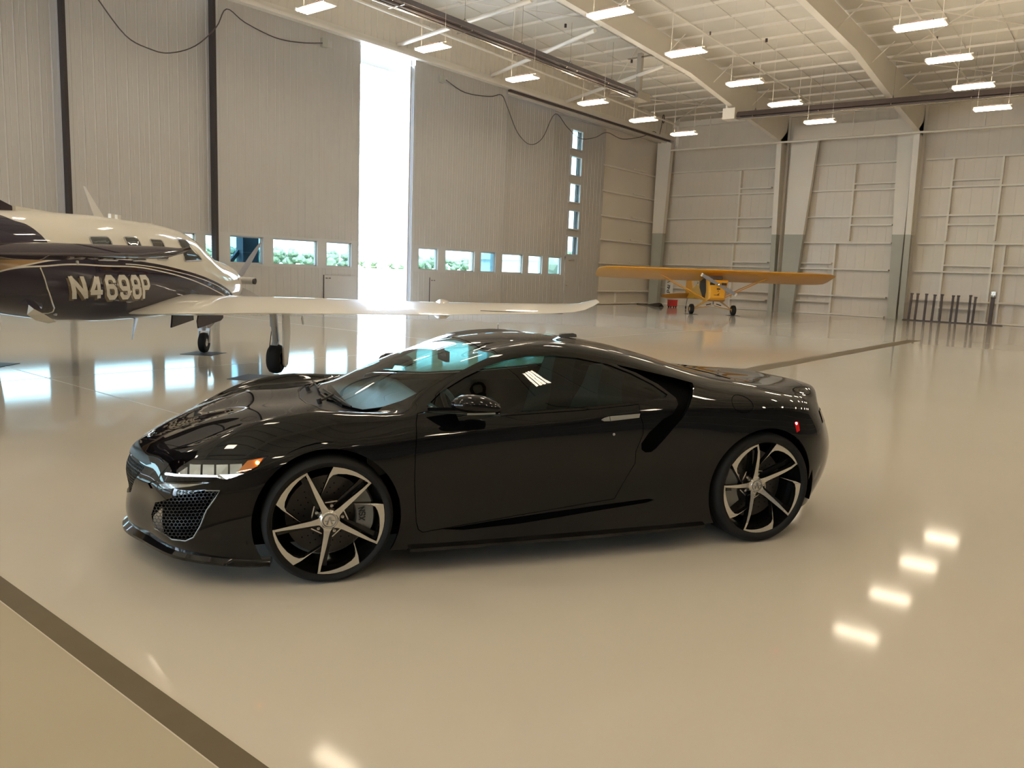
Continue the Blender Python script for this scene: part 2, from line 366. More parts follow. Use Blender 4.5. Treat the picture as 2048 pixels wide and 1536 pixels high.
MB().box((x7 + .035, 33.76, .02), (x7 + .055, 34.78, 2.42)).obj('door_slab', M['door'], wd)
MB().bar((x7 + .06, 34.0, 2.3), (x7 + .12, 34.4, 2.34), .04).obj('door_closer', M['galv'], wd)
MB().box((x7 + .055, 33.83, 1.0), (x7 + .09, 33.95, 1.04)).obj('door_handle', M['galv'], wd)

# ---- back wall
wb = struct(MB().box((XL - .1, YB + .12, 0), (XE, YB + .25, 10.9)).obj('wall_back', M['liner']))
sp = siding(.9, 10.7, m='liner', axis='x', rib=.004, gap=.0005)
x = XL
while x < XE:
    link('siding_panel', sp, wb, (x, YB + .12, 0)); x += .9
FR = [-16.4, -9.75, -3.0, 3.7, 10.4]
MB().box((XL, YB - .12, zroof(YB) - .28), (XE, YB + .12, zroof(YB) + .05)).obj('eave_strut', M['white'], wb)
def girt(xa, xb, z, y=YB): MB().box((xa, y - .16, z - .04), (xb, y + .11, z + .035)).obj('girt', M['white'], wb)
def post(x, za, zb, y=YB): MB().box((x - .045, y - .15, za), (x + .045, y + .11, zb)).obj('post', M['white'], wb)
bays = [(-23.9, FR[0] - .3), (FR[0] + 1.3, FR[1] - .9), (FR[1] + .3, FR[2] - .3), (FR[2] + .3, FR[3] - .3), (FR[3] + .3, FR[4] - .3), (FR[4] + .3, XE)]
for a, b in bays:
    for z in (1.02, 2.4, 3.75, 5.09, 6.42, 7.76): girt(a, b, z)
    girt(a, b, .05)
def onB(u, v): p = on(u, v, 1, YB - .05); return p.x, p.z
for u0, v0, u1, v1 in ((1482, 342, 1474, 485), (1469, 487, 1457, 618), (1711, 329, 1699, 482), (1672, 488, 1658, 631), (1909, 318, 1891, 482), (2008, 313, 1989, 482), (1888, 488, 1876, 640), (1987, 488, 1970, 648), (2010, 490, 1991, 650)):
    a = onB(u0, v0); b = onB(u1, v1); post((a[0] + b[0]) / 2, max(b[1], 0), a[1])
for u0, v0, u1, v1 in ((1481, 377.5, 1544, 375), (1476, 454, 1541, 453), (1467, 524, 1536, 524), (1460, 600, 1532, 598), (1709, 368, 1793, 365), (1701, 450, 1785, 450), (1590, 525, 1664, 527),
                       (1905, 360, 2002, 358), (1896, 449, 1990, 449), (1886, 531, 1982, 532), (1876, 614, 1971, 621), (2006, 531, 2048, 533), (1577, 598, 1660, 606)):
    a = onB(u0, v0); b = onB(u1, v1); girt(a[0], b[0], (a[1] + b[1]) / 2)
# rigid frames
def frame(x, n):
    root = struct(MB().box((x - .14, YB - .04, 4.15), (x + .14, YB - .02, zroof(YB) - .1)).obj('trim_%d' % n, M['white']))
    zk = 8.95
    def web(poly, m, nm):
        MB().prism(poly, lambda a, b, k: (x + (-.012, .012)[k], a, b)).obj(nm, M[m], root)
    def dep(y):                 # rafter depth
        if y > 35: return .95 + (y - 35) * .075
        return .78 + .17 * max(0, (y - 24) / 11) if y > RIDGE else .78
    web([(YB, 0), (YB - .55, 0), (YB - .80, 4.15), (YB, 4.15)], 'greycol', 'column_base')
    web([(YB, 4.15), (YB - .80, 4.15), (YB - 1.15, zk), (YB - .2, zk + .6), (YB, zk + 1.5)], 'white', 'column_web')
    ys_ = [YB, YB - 1.15, 38.5, 34.4, 31.5, 26, 20, RIDGE, 8, 2, -4, -10, YS]
    zb = {YB: 8.9, YB - 1.15: zk}
    bot = []
    for yy in ys_:
        z = zb.get(yy); 
        if z is None:
            t = max(0, (yy - 31.5) / (YB - 1.15 - 31.5)); z = (zroof(yy) - .98) * (1 - t ** 1.25) + zk * t ** 1.25 if yy > 31.5 else zroof(yy) - .95
            if yy < YS + 2: z = zroof(yy) - 1.2
        bot.append((yy, z))
    top = [(yy, zroof(yy) - .02) for yy in reversed(ys_)]
    web(bot + top, 'white', 'rafter_web')
    def flange(pts, m, nm):
        mb = MB()
        for p, q in zip(pts[:-1], pts[1:]): mb.bar((x, p[0], p[1]), (x, q[0], q[1]), .26, .022, up=(1, 0, 0)) if False else mb.add(
            [(x - .13, p[0], p[1]), (x + .13, p[0], p[1]), (x + .13, q[0], q[1]), (x - .13, q[0], q[1]), (x - .13, p[0] - .02, p[1] - .02), (x + .13, p[0] - .02, p[1] - .02), (x + .13, q[0] - .02, q[1] - .02), (x - .13, q[0] - .02, q[1] - .02)],
            [(0, 1, 2, 3), (7, 6, 5, 4), (0, 4, 5, 1), (1, 5, 6, 2), (2, 6, 7, 3), (3, 7, 4, 0)])
        mb.obj(nm, M[m], root)
    flange([(YB - .55, 0), (YB - .80, 4.15)], 'greycol', 'flange'); flange([(YB - .80, 4.15), (YB - 1.15, zk)], 'white', 'flange')
    flange(bot[1:], 'white', 'flange')
    for yy in np.arange(YS + 1.5, YB - 2, 4.4):         # flange brace rods
        MB().bar((x, yy, zroof(yy) - .75), (x + .75, yy + .1, zroof(yy) - .05), .035).obj('flange_brace', M['white'], root)
    return root
for i, xf in enumerate(FR): frame(xf, 10 + i)
# portal frame columns and girder in the wall plane between the first two frames
pr = struct(MB().prism([(-15.95, 4.15), (-14.95, 4.15), (-14.6, 9.05), (-15.98, 9.05)], lambda a, b, k: (a, (YB - .5, YB - .2)[k], b)).obj('trim_20', M['white']))
MB().prism([(-15.95, 0), (-15.2, 0), (-14.95, 4.15), (-15.95, 4.15)], lambda a, b, k: (a, (YB - .5, YB - .2)[k], b)).obj('column_base', M['greycol'], pr)
MB().prism([(-10.55, 4.15), (-10.0, 4.15), (-10.0, 9.05), (-10.75, 9.05)], lambda a, b, k: (a, (YB - .5, YB - .2)[k], b)).obj('column', M['white'], pr)
MB().prism([(-10.4, 0), (-10.0, 0), (-10.0, 4.15), (-10.55, 4.15)], lambda a, b, k: (a, (YB - .5, YB - .2)[k], b)).obj('column_base', M['greycol'], pr)
MB().box((-15.9, YB - .48, 9.05), (-10, YB - .22, 9.7)).obj('girder', M['liner'], pr)
# right and near walls (out of view, they shape the light and the reflections)
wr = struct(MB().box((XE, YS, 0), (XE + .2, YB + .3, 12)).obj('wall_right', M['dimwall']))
for z in (2.4, 5.1, 7.8): MB().box((XE - .12, YS, z - .05), (XE, YB, z + .05)).obj('girt', M['white'], wr)
wf = struct(MB().box((XA - 1, YS - .2, 0), (-21, YS, 12)).box((1, YS - .2, 0), (XE + .2, YS, 12)).box((-21, YS - .2, 3.4), (1, YS, 12)).obj('wall_front', M['liner']))

# ---- outdoors
struct(MB().box((-1500, -900, -.6), (160, 1500, -.25)).obj('ground', M['grass']))
struct(MB().box((-70, -70, -.3), (XA - .5, 90, -.04)).box((XA - .5, -70, -.3), (60, YS - .25, -.04)).obj('apron', M['apron']))
def tree_mesh(seed):
    rnd = random.Random(seed); bm = bmesh.new()
    for k in range(9):
        r = rnd.uniform(1.6, 2.8); c = Vector((rnd.uniform(-2.4, 2.4), rnd.uniform(-2.4, 2.4), rnd.uniform(1.8, 8.5)))
        v = bmesh.ops.create_icosphere(bm, subdivisions=2, radius=r)['verts']
        for q in v: q.co = q.co * rnd.uniform(.8, 1.15) + c
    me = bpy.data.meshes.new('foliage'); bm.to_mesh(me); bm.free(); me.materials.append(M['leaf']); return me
tm = [tree_mesh(i) for i in range(3)]
trk = MB().tube([(0, 0, -.3), (0.1, 0, 3), (0, .1, 6)], [.35, .28, .15], 7).mesh('trunk', M['bark'])
rnd = random.Random(3)
def tree(x, y, s, lab):
    t = thing('broadleaf_tree', lab, 'tree', (x, y, -.3), rnd.uniform(0, 6), 'trees in the tree line beyond the airfield')
    t.scale = (s * 1.15, s * 1.15, s * rnd.uniform(.85, 1.15))
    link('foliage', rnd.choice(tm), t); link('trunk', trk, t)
for k in range(56):
    for x0, o in ((-560, 0), (-586, 8)):
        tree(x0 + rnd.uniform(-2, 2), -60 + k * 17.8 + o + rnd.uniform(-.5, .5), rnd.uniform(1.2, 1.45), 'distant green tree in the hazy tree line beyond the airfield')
for k in range(9):
    t = thing('broadleaf_tree', 'green tree standing outside the near end of the hangar', 'tree', (-44 + k * 9.0, -58 + rnd.uniform(-4, 4), -.3), k, 'trees outside the near hangar end')
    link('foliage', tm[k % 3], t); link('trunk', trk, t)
tree(-30.6, 44.2, .42, 'green tree close outside beyond the stacked small windows')
bd = thing('outbuilding', 'small grey building with dark slatted door seen through right door windows', 'building', (-40, 50.5, -.1))
MB().box((-3, -3, 0), (3, 6, 2.6)).obj('wall', M['bldg'], bd)
MB().box((3, -1.6, 0), (3.05, 1.2, 2.1)).obj('door_slats', M['bldg2'], bd)
MB().prism([(-3.3, 2.6), (3.3, 2.6), (0, 3.3)], lambda a, b, k: (a, (-3.2, 6.2)[k], b)).obj('roof', M['bldg'], bd)

# ============================================================ CEILING THINGS
# high-bay fixtures: one master, copies with their own labels
def fixture():
    t = thing('ceiling_light', 'x', 'light', group='fluorescent high-bay lights hanging in rows')
    h = MB().loft([[(sx * .62, -.08, .03), (sx * .62, .08, .03), (sx * .62, .06, .08), (sx * .62, -.06, .08)] for sx in (-1, 1)]).obj('housing', M['white'], t)
    MB().box((-.3, -.05, .08), (.3, .05, .12)).obj('ballast', M['dark'], t)
    for sx in (-.6, .6): MB().box((sx - .02, -.2, -.03), (sx + .02, .2, .03)).obj('end_plate', M['white'], t)
    for k in range(4):
        yy = -.15 + k * .1
        MB().tube([(-.58, yy, -.015), (.58, yy, -.015)], .036, 6).obj('tube', M['lamp'], t)
    for sx in (-.5, .5): MB().bar((sx, 0, .07), (sx, 0, 3.4), .008).obj('hanger', M['white'], t)
    return t
fx = fixture(); LZ = 8.2
ordn = ['nearest', 'second', 'third', 'fourth', 'fifth', 'sixth']
rows = {'row along the hangar doors': (-17.78, [13.45, 17.75, 22.1, 26.5, 30.4, 34.1]),
        'middle row under the roof beams': (-11.6, [17.85, 22.05, 26.35, 30.1, 34.0]),
        'right-hand row towards the back wall': (-5.48, [22.85, 26.5, 30.4, 34.3])}
first = True
for rn, (x, ys) in rows.items():
    for k, yy in enumerate(ys):
        lab = '%s lit fluorescent high-bay light in the %s' % (ordn[k], rn)
        if first: fx.location = (x, yy, LZ); fx['label'] = lab; first = False
        else: dup(fx, (x, yy, LZ), label=lab)
hid = [(-17.78, [9.1, 4.8, .5, -3.8, -8.1]), (-11.6, [13.6, 9.3, 5.0, .7, -3.6, -8.0]), (-5.48, [9.9, 5.6, 1.3, -3, -7.4]), (.65, [34.3, 30, 25.8, 21.5, 17.2, 12.9, 8.6, 4.3, 0, -4.3, -8.6]), (6.8, [34.3, 30, 25.8, 21.5, 17.2, 12.9, 8.6, 4.3, 0, -4.3, -8.6])]
for x, ys in hid:
    for k, yy in enumerate(ys): dup(fx, (x, yy, LZ), label='lit high-bay light, %s from the back wall in the %s' % (('nearest', 'second', 'third', 'fourth', 'fifth', 'sixth', 'seventh', 'eighth', 'ninth', 'tenth', 'last')[k], {-17.78: 'nearer part of the door row', -11.6: 'nearer part of the middle row', -5.48: 'nearer part of the right-hand row', .65: 'fourth row above the viewpoint', 6.8: 'last row by the right wall'}[x]))

# radiant tube heaters
def heater(name, lab, p0, p1, upv):
    t = thing(name, lab, 'heater'); p0, p1 = Vector(p0), Vector(p1); d = (p1 - p0).normalized(); s = d.cross(Vector((0, 0, 1))).normalized()
    mb = MB()
    for c in (p0,): pass
    prof = [(-.30, -.10), (-.13, .12), (.13, .12), (.30, -.10), (.285, -.11), (.12, .105), (-.12, .105), (-.285, -.11)]
    mb.loft([[c + s * a + Vector((0, 0, b)) for a, b in prof] for c in (p0, p1)]); mb.obj('reflector', M['heater'], t)
    for o in (-.11, .11): MB().tube([p0 + s * o - Vector((0, 0, .15)), p1 + s * o - Vector((0, 0, .15))], .05, 8).obj('radiant_tube', M['galv'] if o < 0 else M['heater'], t, 60)
    L = (p1 - p0).length; k = .8
    while k < L:
        c = p0 + d * k
        MB().bar(c + s * .33 - Vector((0, 0, .16)), c - s * .33 - Vector((0, 0, .16)), .03).bar(c - s * .33 - Vector((0, 0, .16)), c + Vector((0, 0, .25)), .02).bar(c + s * .33 - Vector((0, 0, .16)), c + Vector((0, 0, .25)), .02).bar(c + Vector((0, 0, .25)), c + Vector((0, 0, 1.6)), .01).obj('hanger_bracket', M['galv'], t)
        k += 2.9
    return t
heater('tube_heater', 'long dark radiant tube heater running beside the hangar doors', (-17.95, 4, 9.2), (-17.95, 29.6, 9.2), 0)
heater('tube_heater', 'long dark radiant tube heater crossing in front of the back wall', (-16.05, 36.0, 9.2), (3, 36.9, 9.2), 0)
bx = thing('burner_box', 'cream burner box with flue at the left end of the back heater', 'heater', (-16.4, 36.0, 9.0))
MB().box((-.3, -.3, 0), (.3, .3, .5)).obj('casing', M['white'], bx); MB().tube([(-.2, 0, .5), (-.2, 0, 1.9)], .1, 10).obj('flue', M['white'], bx, 60)
bx = thing('burner_box', 'grey burner box with flue at the far end of the door-side heater', 'heater', (-18.05, 30.3, 9.0))
MB().box((-.28, -.5, 0), (.28, .5, .3)).obj('casing', M['galv'], bx); MB().box((-.1, -.1, .3), (.1, .1, 1.9)).obj('flue', M['galv'], bx); MB().bar((-.6, 0, 1.75), (.6, .1, 1.8), .12, .03).obj('mounting_bar', M['galv'], bx)
# sprinkler pipes
pp = thing('sprinkler_pipe', 'long white sprinkler pipe hung across the back wall columns', 'pipe')
MB().tube([(-22.5, 41.75, 8.82), (XE - .15, 41.75, 8.82)], .055, 8).obj('main', M['white'], pp, 60)
for x in (-22.1, -20.2, -12.6, -11.6, -6.9, -1):
    MB().tube([(x, 41.75, 8.82), (x, 41.75, 10.5)], .025, 6).obj('drop', M['white'], pp)
pp = thing('sprinkler_pipe', 'white sprinkler pipe running along the roof beside the door header', 'pipe')
MB().tube([(-21.9, 8, 10.55), (-21.9, 41.2, 10.05), (-21.9, 41.2, 8.9)], .05, 8).obj('main', M['white'], pp, 50)
for x in (-14.2, -7.3):
    pp = thing('sprinkler_pipe', 'thin white branch pipe under the roof ' + ('between the first two beams' if x < -10 else 'right of the second beam'), 'pipe')
    MB().tube([(x, 8, zroof(8) - .4), (x, 41, zroof(41) - .4)], .03, 6).obj('main', M['white'], pp)
    for k in range(7):
        yy = 12 + 4.2 * k; MB().tube([(x, yy, zroof(yy) - .4), (x, yy, zroof(yy) - .52)], .03, 6).obj('sprinkler_head', M['dark'], pp)
for x in (-18.9, -12.9):
    for yy in (20, 26, 31): 
        s = MB().tube([(x, yy, zroof(yy) - .35), (x, yy, zroof(yy) - .22)], .05, 6).obj('sprinkler_head', M['dark']); s.parent = ce

# festoon cables on the doors
def cable(name, lab, px, x=XA + .12, box=None):
    t = thing(name, lab, 'cable')
    pts = [on(u, v, 0, x) for u, v in px]
    P = []
    for i in range(len(pts) - 1):
        p0, p1, p2, p3 = pts[max(i - 1, 0)], pts[i], pts[i + 1], pts[min(i + 2, len(pts) - 1)]
        for k in range(5):
            q = k / 5; P.append(.5 * ((2 * p1) + (p2 - p0) * q + (2 * p0 - 5 * p1 + 4 * p2 - p3) * q * q + (3 * p1 - p0 - 3 * p2 + p3) * q ** 3))
    P.append(pts[-1]); MB().tube(P, .018, 6).obj('cord', M['dark'], t, 60)
    if box:
        b = on(box[0], box[1], 0, x - .1); MB().box((b.x - .02, b.y - .18, b.z - .14), (b.x + .1, b.y + .05, b.z + .14)).obj('junction_box', M['greycol'], t)
        MB().box((b.x + .0, b.y + .06, b.z - .1), (b.x + .08, b.y + .24, b.z + .1)).obj('relay_box', M['doortrim'], t)
cable('power_cable', 'dark cable looping across the left door leaves to a grey box', [(190, -10), (250, 70), (300, 98), (340, 106), (390, 92), (432, 55), (453, 18), (490, 45), (550, 75), (600, 85), (645, 86)], box=(650, 87))
cable('power_cable', 'dark cable looping across the right door leaves past the small windows', [(892, 160), (930, 185), (980, 193), (1003, 190), (1015, 215), (1035, 265), (1060, 289), (1085, 276), (1110, 228), (1135, 255), (1160, 277), (1190, 275), (1214, 265), (1245, 278), (1285, 273), (1308, 263), (1318, 272), (1326, 235)], box=(884, 159))

# ============================================================ THE SPORTS CAR
car = thing('sports_car', 'low black two-door sports car with machined twisted-spoke wheels', 'car', (-3.24076, 4.06070, 0), -2.11163182)
NET = [
 [(2.265,0,.585),(2.275,0,.575),(2.288,0,.562),(2.31,0,.54),(2.345,0,.46),(2.335,0,.32),(2.345,0,.2),(2.33,0,.12)],
 [(2.10,0,.662),(2.125,.20,.65),(2.15,.35,.615),(2.165,.44,.565),(2.205,.45,.46),(2.19,.46,.33),(2.20,.46,.21),(2.185,.45,.145)],
 [(1.88,0,.735),(1.90,.30,.735),(1.945,.56,.688),(1.985,.69,.645),(2.02,.79,.52),(2.015,.805,.36),(2.02,.79,.22),(1.99,.765,.15)],
 [(1.65,0,.785),(1.66,.34,.795),(1.68,.635,.778),(1.70,.755,.785),(1.71,.888,.63),(1.72,.93,.43),(1.71,.915,.25),(1.69,.885,.13)],
 [(1.40,0,.805),(1.40,.34,.815),(1.40,.64,.808),(1.39,.76,.852),(1.38,.915,.72),(1.38,.952,.5),(1.38,.95,.28),(1.38,.92,.14)],
 [(1.15,0,.885),(1.15,.34,.868),(1.13,.66,.825),(1.12,.79,.842),(1.12,.913,.73),(1.12,.942,.5),(1.12,.94,.28),(1.12,.92,.14)],
 [(.92,0,.992),(.92,.36,.970),(.90,.715,.880),(.90,.85,.822),(.90,.922,.72),(.90,.935,.5),(.90,.93,.28),(.90,.92,.14)],
 [(.65,0,1.10),(.65,.36,1.075),(.64,.685,.985),(.64,.87,.826),(.64,.928,.72),(.64,.922,.5),(.64,.92,.28),(.64,.93,.14)],
 [(.33,0,1.182),(.33,.35,1.16),(.33,.65,1.110),(.33,.885,.836),(.33,.935,.73),(.33,.916,.5),(.33,.92,.28),(.33,.935,.14)],
 [(0,0,1.207),(0,.34,1.195),(0,.64,1.150),(0,.89,.85),(0,.938,.74),(0,.916,.5),(0,.925,.28),(0,.94,.14)],
 [(-.35,0,1.195),(-.35,.34,1.18),(-.35,.66,1.115),(-.35,.90,.87),(-.35,.942,.75),(-.35,.92,.5),(-.35,.93,.3),(-.35,.94,.14)],
 [(-.7,0,1.135),(-.7,.34,1.122),(-.7,.70,1.045),(-.7,.91,.885),(-.7,.952,.76),(-.7,.935,.52),(-.7,.94,.3),(-.7,.94,.14)],
 [(-1.05,0,1.04),(-1.05,.35,1.032),(-1.05,.73,.975),(-1.05,.92,.875),(-1.05,.965,.75),(-1.05,.965,.53),(-1.05,.955,.3),(-1.05,.94,.15)],
 [(-1.4,0,.965),(-1.4,.36,.96),(-1.4,.73,.94),(-1.4,.91,.872),(-1.4,.968,.75),(-1.4,.97,.53),(-1.4,.955,.3),(-1.4,.93,.16)],
 [(-1.75,0,.935),(-1.75,.36,.935),(-1.70,.68,.905),(-1.69,.83,.845),(-1.70,.905,.72),(-1.71,.92,.52),(-1.70,.90,.32),(-1.69,.87,.18)],
 [(-2.0,0,.93),(-1.995,.33,.925),(-1.965,.56,.885),(-1.925,.68,.79),(-1.93,.74,.68),(-1.96,.76,.5),(-1.93,.75,.32),(-1.86,.74,.2)],
 [(-2.1,0,.905),(-2.12,.26,.905),(-2.115,.39,.875),(-2.085,.44,.80),(-2.14,.48,.68),(-2.18,.50,.5),(-2.13,.50,.32),(-2.02,.5,.2)],
 [(-2.13,0,.885),(-2.135,0,.88),(-2.145,0,.86),(-2.15,0,.80),(-2.18,0,.68),(-2.2,0,.5),(-2.16,0,.32),(-2.05,0,.2)],
]
def spl(P, per, m0=None, m1=None):
    """cubic hermite through rows of P (n,...,3); m0/m1 phantom neighbours; `per` samples per span"""
    P = np.asarray(P, float); n = len(P)
    Q = np.concatenate([[2 * P[0] - P[1] if m0 is None else m0], P, [2 * P[-1] - P[-2] if m1 is None else m1]])
    d = np.array([max(.02, np.mean(np.linalg.norm((Q[i + 1] - Q[i]).reshape(-1, 3), axis=1))) for i in range(n + 1)])
    out = []
    for i in range(n - 1):
        a, b, c = d[i], d[i + 1], d[i + 2]; p0, p1, p2, p3 = Q[i], Q[i + 1], Q[i + 2], Q[i + 3]
        t1 = ((p1 - p0) / a * b + (p2 - p1) / b * a) / (a + b) * b
        t2 = ((p2 - p1) / b * c + (p3 - p2) / c * b) / (b + c) * b
        for k in range(per):
            s = k / per; out.append((2 * s**3 - 3 * s**2 + 1) * p1 + (s**3 - 2 * s**2 + s) * t1 + (-2 * s**3 + 3 * s**2) * p2 + (s**3 - s**2) * t2)
    out.append(P[-1]); return np.array(out)
N = np.array(NET, float); fl_ = np.array([1, -1, 1])
N1 = spl(N, 7, N[1] * fl_, N[-2] * fl_)                       # along the body
N2 = spl(np.swapaxes(N1, 0, 1), 6, (N1[:, 1] * fl_), None)   # around the body
G = np.swapaxes(N2, 0, 1)                                    # (U, V, 3)
U, V = G.shape[:2]
G[:, 0, 1] = 0; G[0, :, 1] = 0; G[-1, :, 1] = 0
def build_surface():
    bm = bmesh.new(); idx = {}
    for s in (1, -1):
        vs = [[bm.verts.new((G[i, j, 0], s * G[i, j, 1], G[i, j, 2])) for j in range(V)] for i in range(U)]
        for i in range(U - 1):
            for j in range(V - 1):
                q = [vs[i][j], vs[i + 1][j], vs[i + 1][j + 1], vs[i][j + 1]]
                bm.faces.new(q if s > 0 else q[::-1])
    bmesh.ops.remove_doubles(bm, verts=bm.verts, dist=.0006)
    bmesh.ops.dissolve_degenerate(bm, dist=.0002, edges=bm.edges)
    bmesh.ops.recalc_face_normals(bm, faces=bm.faces)
    bm.normal_update()
    up = sum(f.normal.z * f.calc_area() for f in bm.faces)
    if up < 0: bmesh.ops.reverse_faces(bm, faces=bm.faces)
    bm.normal_update(); bm.verts.ensure_lookup_table()
    return bm
bmS = build_surface()
SV = [v.co.copy() for v in bmS.verts]; SN = [v.normal.copy() for v in bmS.verts]; SF = [[v.index for v in f.verts] for f in bmS.faces]
bmS.verts.index_update(); SF = [[v.index for v in f.verts] for f in bmS.faces]
SB = [(e.verts[0].index, e.verts[1].index) for e in bmS.edges if e.is_boundary]
BVH = BVHTree.FromPolygons(SV, SF)
ED = {}
for f in SF:
    for a, b in zip(f, f[1:] + f[:1]): ED[(a, b)] = 1
def shell(d0, d1, m):
    n = len(SV); me = bpy.data.meshes.new('shell')
    v = [p - q * d0 for p, q in zip(SV, SN)] + [p - q * d1 for p, q in zip(SV, SN)]
    f = [tuple(q) for q in SF] + [tuple(i + n for i in reversed(q)) for q in SF]
    for a, b in SB:
        if (a, b) not in ED: a, b = b, a
        f.append((b, a, a + n, b + n))
    me.from_pydata(v, [], f); me.materials.append(M[m]); return link('shell', me)
def boolean(o, cutters, op='DIFFERENCE', keep=False):
    for c in cutters:
        md = o.modifiers.new('b', 'BOOLEAN'); md.operation = op; md.solver = 'EXACT'; md.object = c
        dg = bpy.context.evaluated_depsgraph_get(); dg.update()
        me = bpy.data.meshes.new_from_object(o.evaluated_get(dg))
        o.modifiers.remove(md); old = o.data; o.data = me; bpy.data.meshes.remove(old)
    return o
def rm(o): 
    me = o.data; bpy.data.objects.remove(o); bpy.data.meshes.remove(me)
def mirrored(mb):
    n = len(mb.v); m2 = MB(); m2.v = list(mb.v); m2.f = list(mb.f); m2.m = list(mb.m)
    m2.add([(x, -y, z) for x, y, z in mb.v], [tuple(reversed(q)) for q in mb.f]); return m2
def inset(poly, d):
    c = []; n = len(poly); A = sum(poly[i][0] * poly[(i + 1) % n][1] - poly[(i + 1) % n][0] * poly[i][1] for i in range(n)); sg = 1 if A > 0 else -1
    for i in range(n):
        p, q, r = Vector(poly[i - 1]), Vector(poly[i]), Vector(poly[(i + 1) % n])
        e1 = (q - p).normalized(); e2 = (r - q).normalized(); n1 = Vector((-e1.y, e1.x)) * sg; n2 = Vector((-e2.y, e2.x)) * sg
        m = (n1 + n2); k = max(.35, m.length / 2) ; m = m.normalized() if m.length > 1e-6 else n1
        c.append(tuple(q + m * d / k))
    return c
def side_cut(poly, y0=.45, y1=1.3, both=True):
    m = MB().prism(poly, lambda a, b, k: (a, (y0, y1)[k], b)); m = mirrored(m) if both else m
    o = m.obj('cut', M['satin'])
    return o
def top_cut(poly, z0=.6, z1=1.5, both=False):
    return MB().prism(poly, lambda a, b, k: (a, b, (z0, z1)[k])).obj('cut', M['satin'])
def front_cut(poly, x0=1.9, x1=2.6): return MB().prism(poly, lambda a, b, k: ((x0, x1)[k], a, b)).obj('cut', M['satin'])
def axis_cut(p3, ax, d0=-.3, d1=.3, both=True, ins=0):
    ax = Vector(ax).normalized(); e1 = ax.cross(Vector((0, 0, 1))).normalized(); e2 = ax.cross(e1); c = sum((Vector(p) for p in p3), Vector()) / len(p3)
    pl = [((Vector(p) - c).dot(e1), (Vector(p) - c).dot(e2)) for p in p3]
    if ins: pl = inset(pl, ins)
    m = MB().prism(pl, lambda a, b, k: tuple(c + e1 * a + e2 * b + ax * (d0, d1)[k])); m = mirrored(m) if both else m
    return m.obj('cut', M['satin'])
def finish(o, name, parent, sharp=30, use=True):
    """smooth shading that follows the uncut body surface"""
    me = o.data; o.name = name; o.parent = parent
    me.polygons.foreach_set('use_smooth', [True] * len(me.polygons))
    nr = [None] * len(me.loops); vc = me.vertices
    for p in me.polygons:
        fn = p.normal
        for li in p.loop_indices:
            co = vc[me.loops[li].vertex_index].co
            nn = fn
            if use:
                loc, n0, fi, dist = BVH.find_nearest(co)
                if loc is not None and dist < .075 and abs(fn.dot(n0)) > .8:
                    q = SF[fi]; ws = [1 / ((SV[i] - loc).length + 1e-5) ** 2 for i in q]; sn = Vector()
                    # inverse bilinear is overkill: barycentric over the better triangle
                    from mathutils.geometry import barycentric_transform as bt
                    best = None
                    tris = [(q[0], q[1], q[2])] + ([(q[0], q[2], q[3])] if len(q) > 3 else [])
                    for t in tris:
                        c = bt(loc, SV[t[0]], SV[t[1]], SV[t[2]], Vector((1, 0, 0)), Vector((0, 1, 0)), Vector((0, 0, 1)))
                        mn = min(c)
                        if best is None or mn > best[0]: best = (mn, t, c)
                    t, c = best[1], [max(0, k) for k in best[2]]
                    sn = SN[t[0]] * c[0] + SN[t[1]] * c[1] + SN[t[2]] * c[2]
                    if sn.length > 1e-6:
                        sn.normalize(); nn = sn if fn.dot(n0) > 0 else -sn
            nr[li] = nn
    me.normals_split_custom_set([tuple(v) for v in nr]); return o
def mirror_obj(o, name, parent):
    me = o.data.copy(); nr = [None] * len(me.loops)
    bm = bmesh.new(); bm.from_mesh(me)
    for v in bm.verts: v.co.y *= -1
    bmesh.ops.reverse_faces(bm, faces=bm.faces); bm.to_mesh(me); bm.free()
    return link(name, me, parent)

DOOR = [(.865, .81), (.882, .65), (.882, .50), (.868, .29), (.855, .245), (.83, .226), (-.301, .337), (-.424, .541), (-.418, .615), (-.452, .72), (-.450, .78), (-.437, .815), (-.44, .885), (-.383, .880), (-.045, .855), (.117, .849), (.397, .836), (.80, .858), (.848, .85)]
WIN = [(.79, .880), (.70, .943), (.543, 1.024), (.416, 1.078), (.307, 1.110), (.177, 1.131), (.013, 1.139), (-.145, 1.126), (-.33, 1.092), (-.459, 1.045), (-.575, .985), (-.645, .932), (-.62, .917), (-.383, .891), (-.045, .866), (.117, .860), (.397, .847)]
BUT = [(-.39, 1.088), (-.485, 1.071), (-.754, 1.014), (-.872, .985), (-.853, .960), (-.788, .902), (-.738, .841), (-.706, .802), (-.649, .750), (-.545, .628), (-.515, .606), (-.478, .606), (-.452, .625), (-.445, .662), (-.488, .726), (-.578, .800), (-.642, .829), (-.690, .880), (-.690, .915), (-.612, .985), (-.50, 1.045), (-.41, 1.076)]
SLOT = [(.72, .236), (.278, .273), (-.147, .303), (-.52, .327), (-.56, .318), (-.505, .303), (-.147, .271), (.277, .233), (.60, .222)]
VAX = (-.19, 4.12, 1.0); HAX = (-.15, 3.2, .95)
LAMP = [(2.116, .61, .53), (2.085, .635, .571), (2.060, .635, .606), (2.016, .683, .622), (1.88, .775, .637), (1.765, .851, .649), (1.707, .872, .656), (1.607, .895, .672), (1.66, .911, .618), (1.718, .906, .59), (1.806, .891, .558), (1.849, .868, .568), (1.94, .82, .562), (2.037, .739, .549)]
AMB = [(1.705, .872, .648), (1.625, .893, .664), (1.66, .905, .622), (1.715, .900, .594), (1.755, .88, .594)]
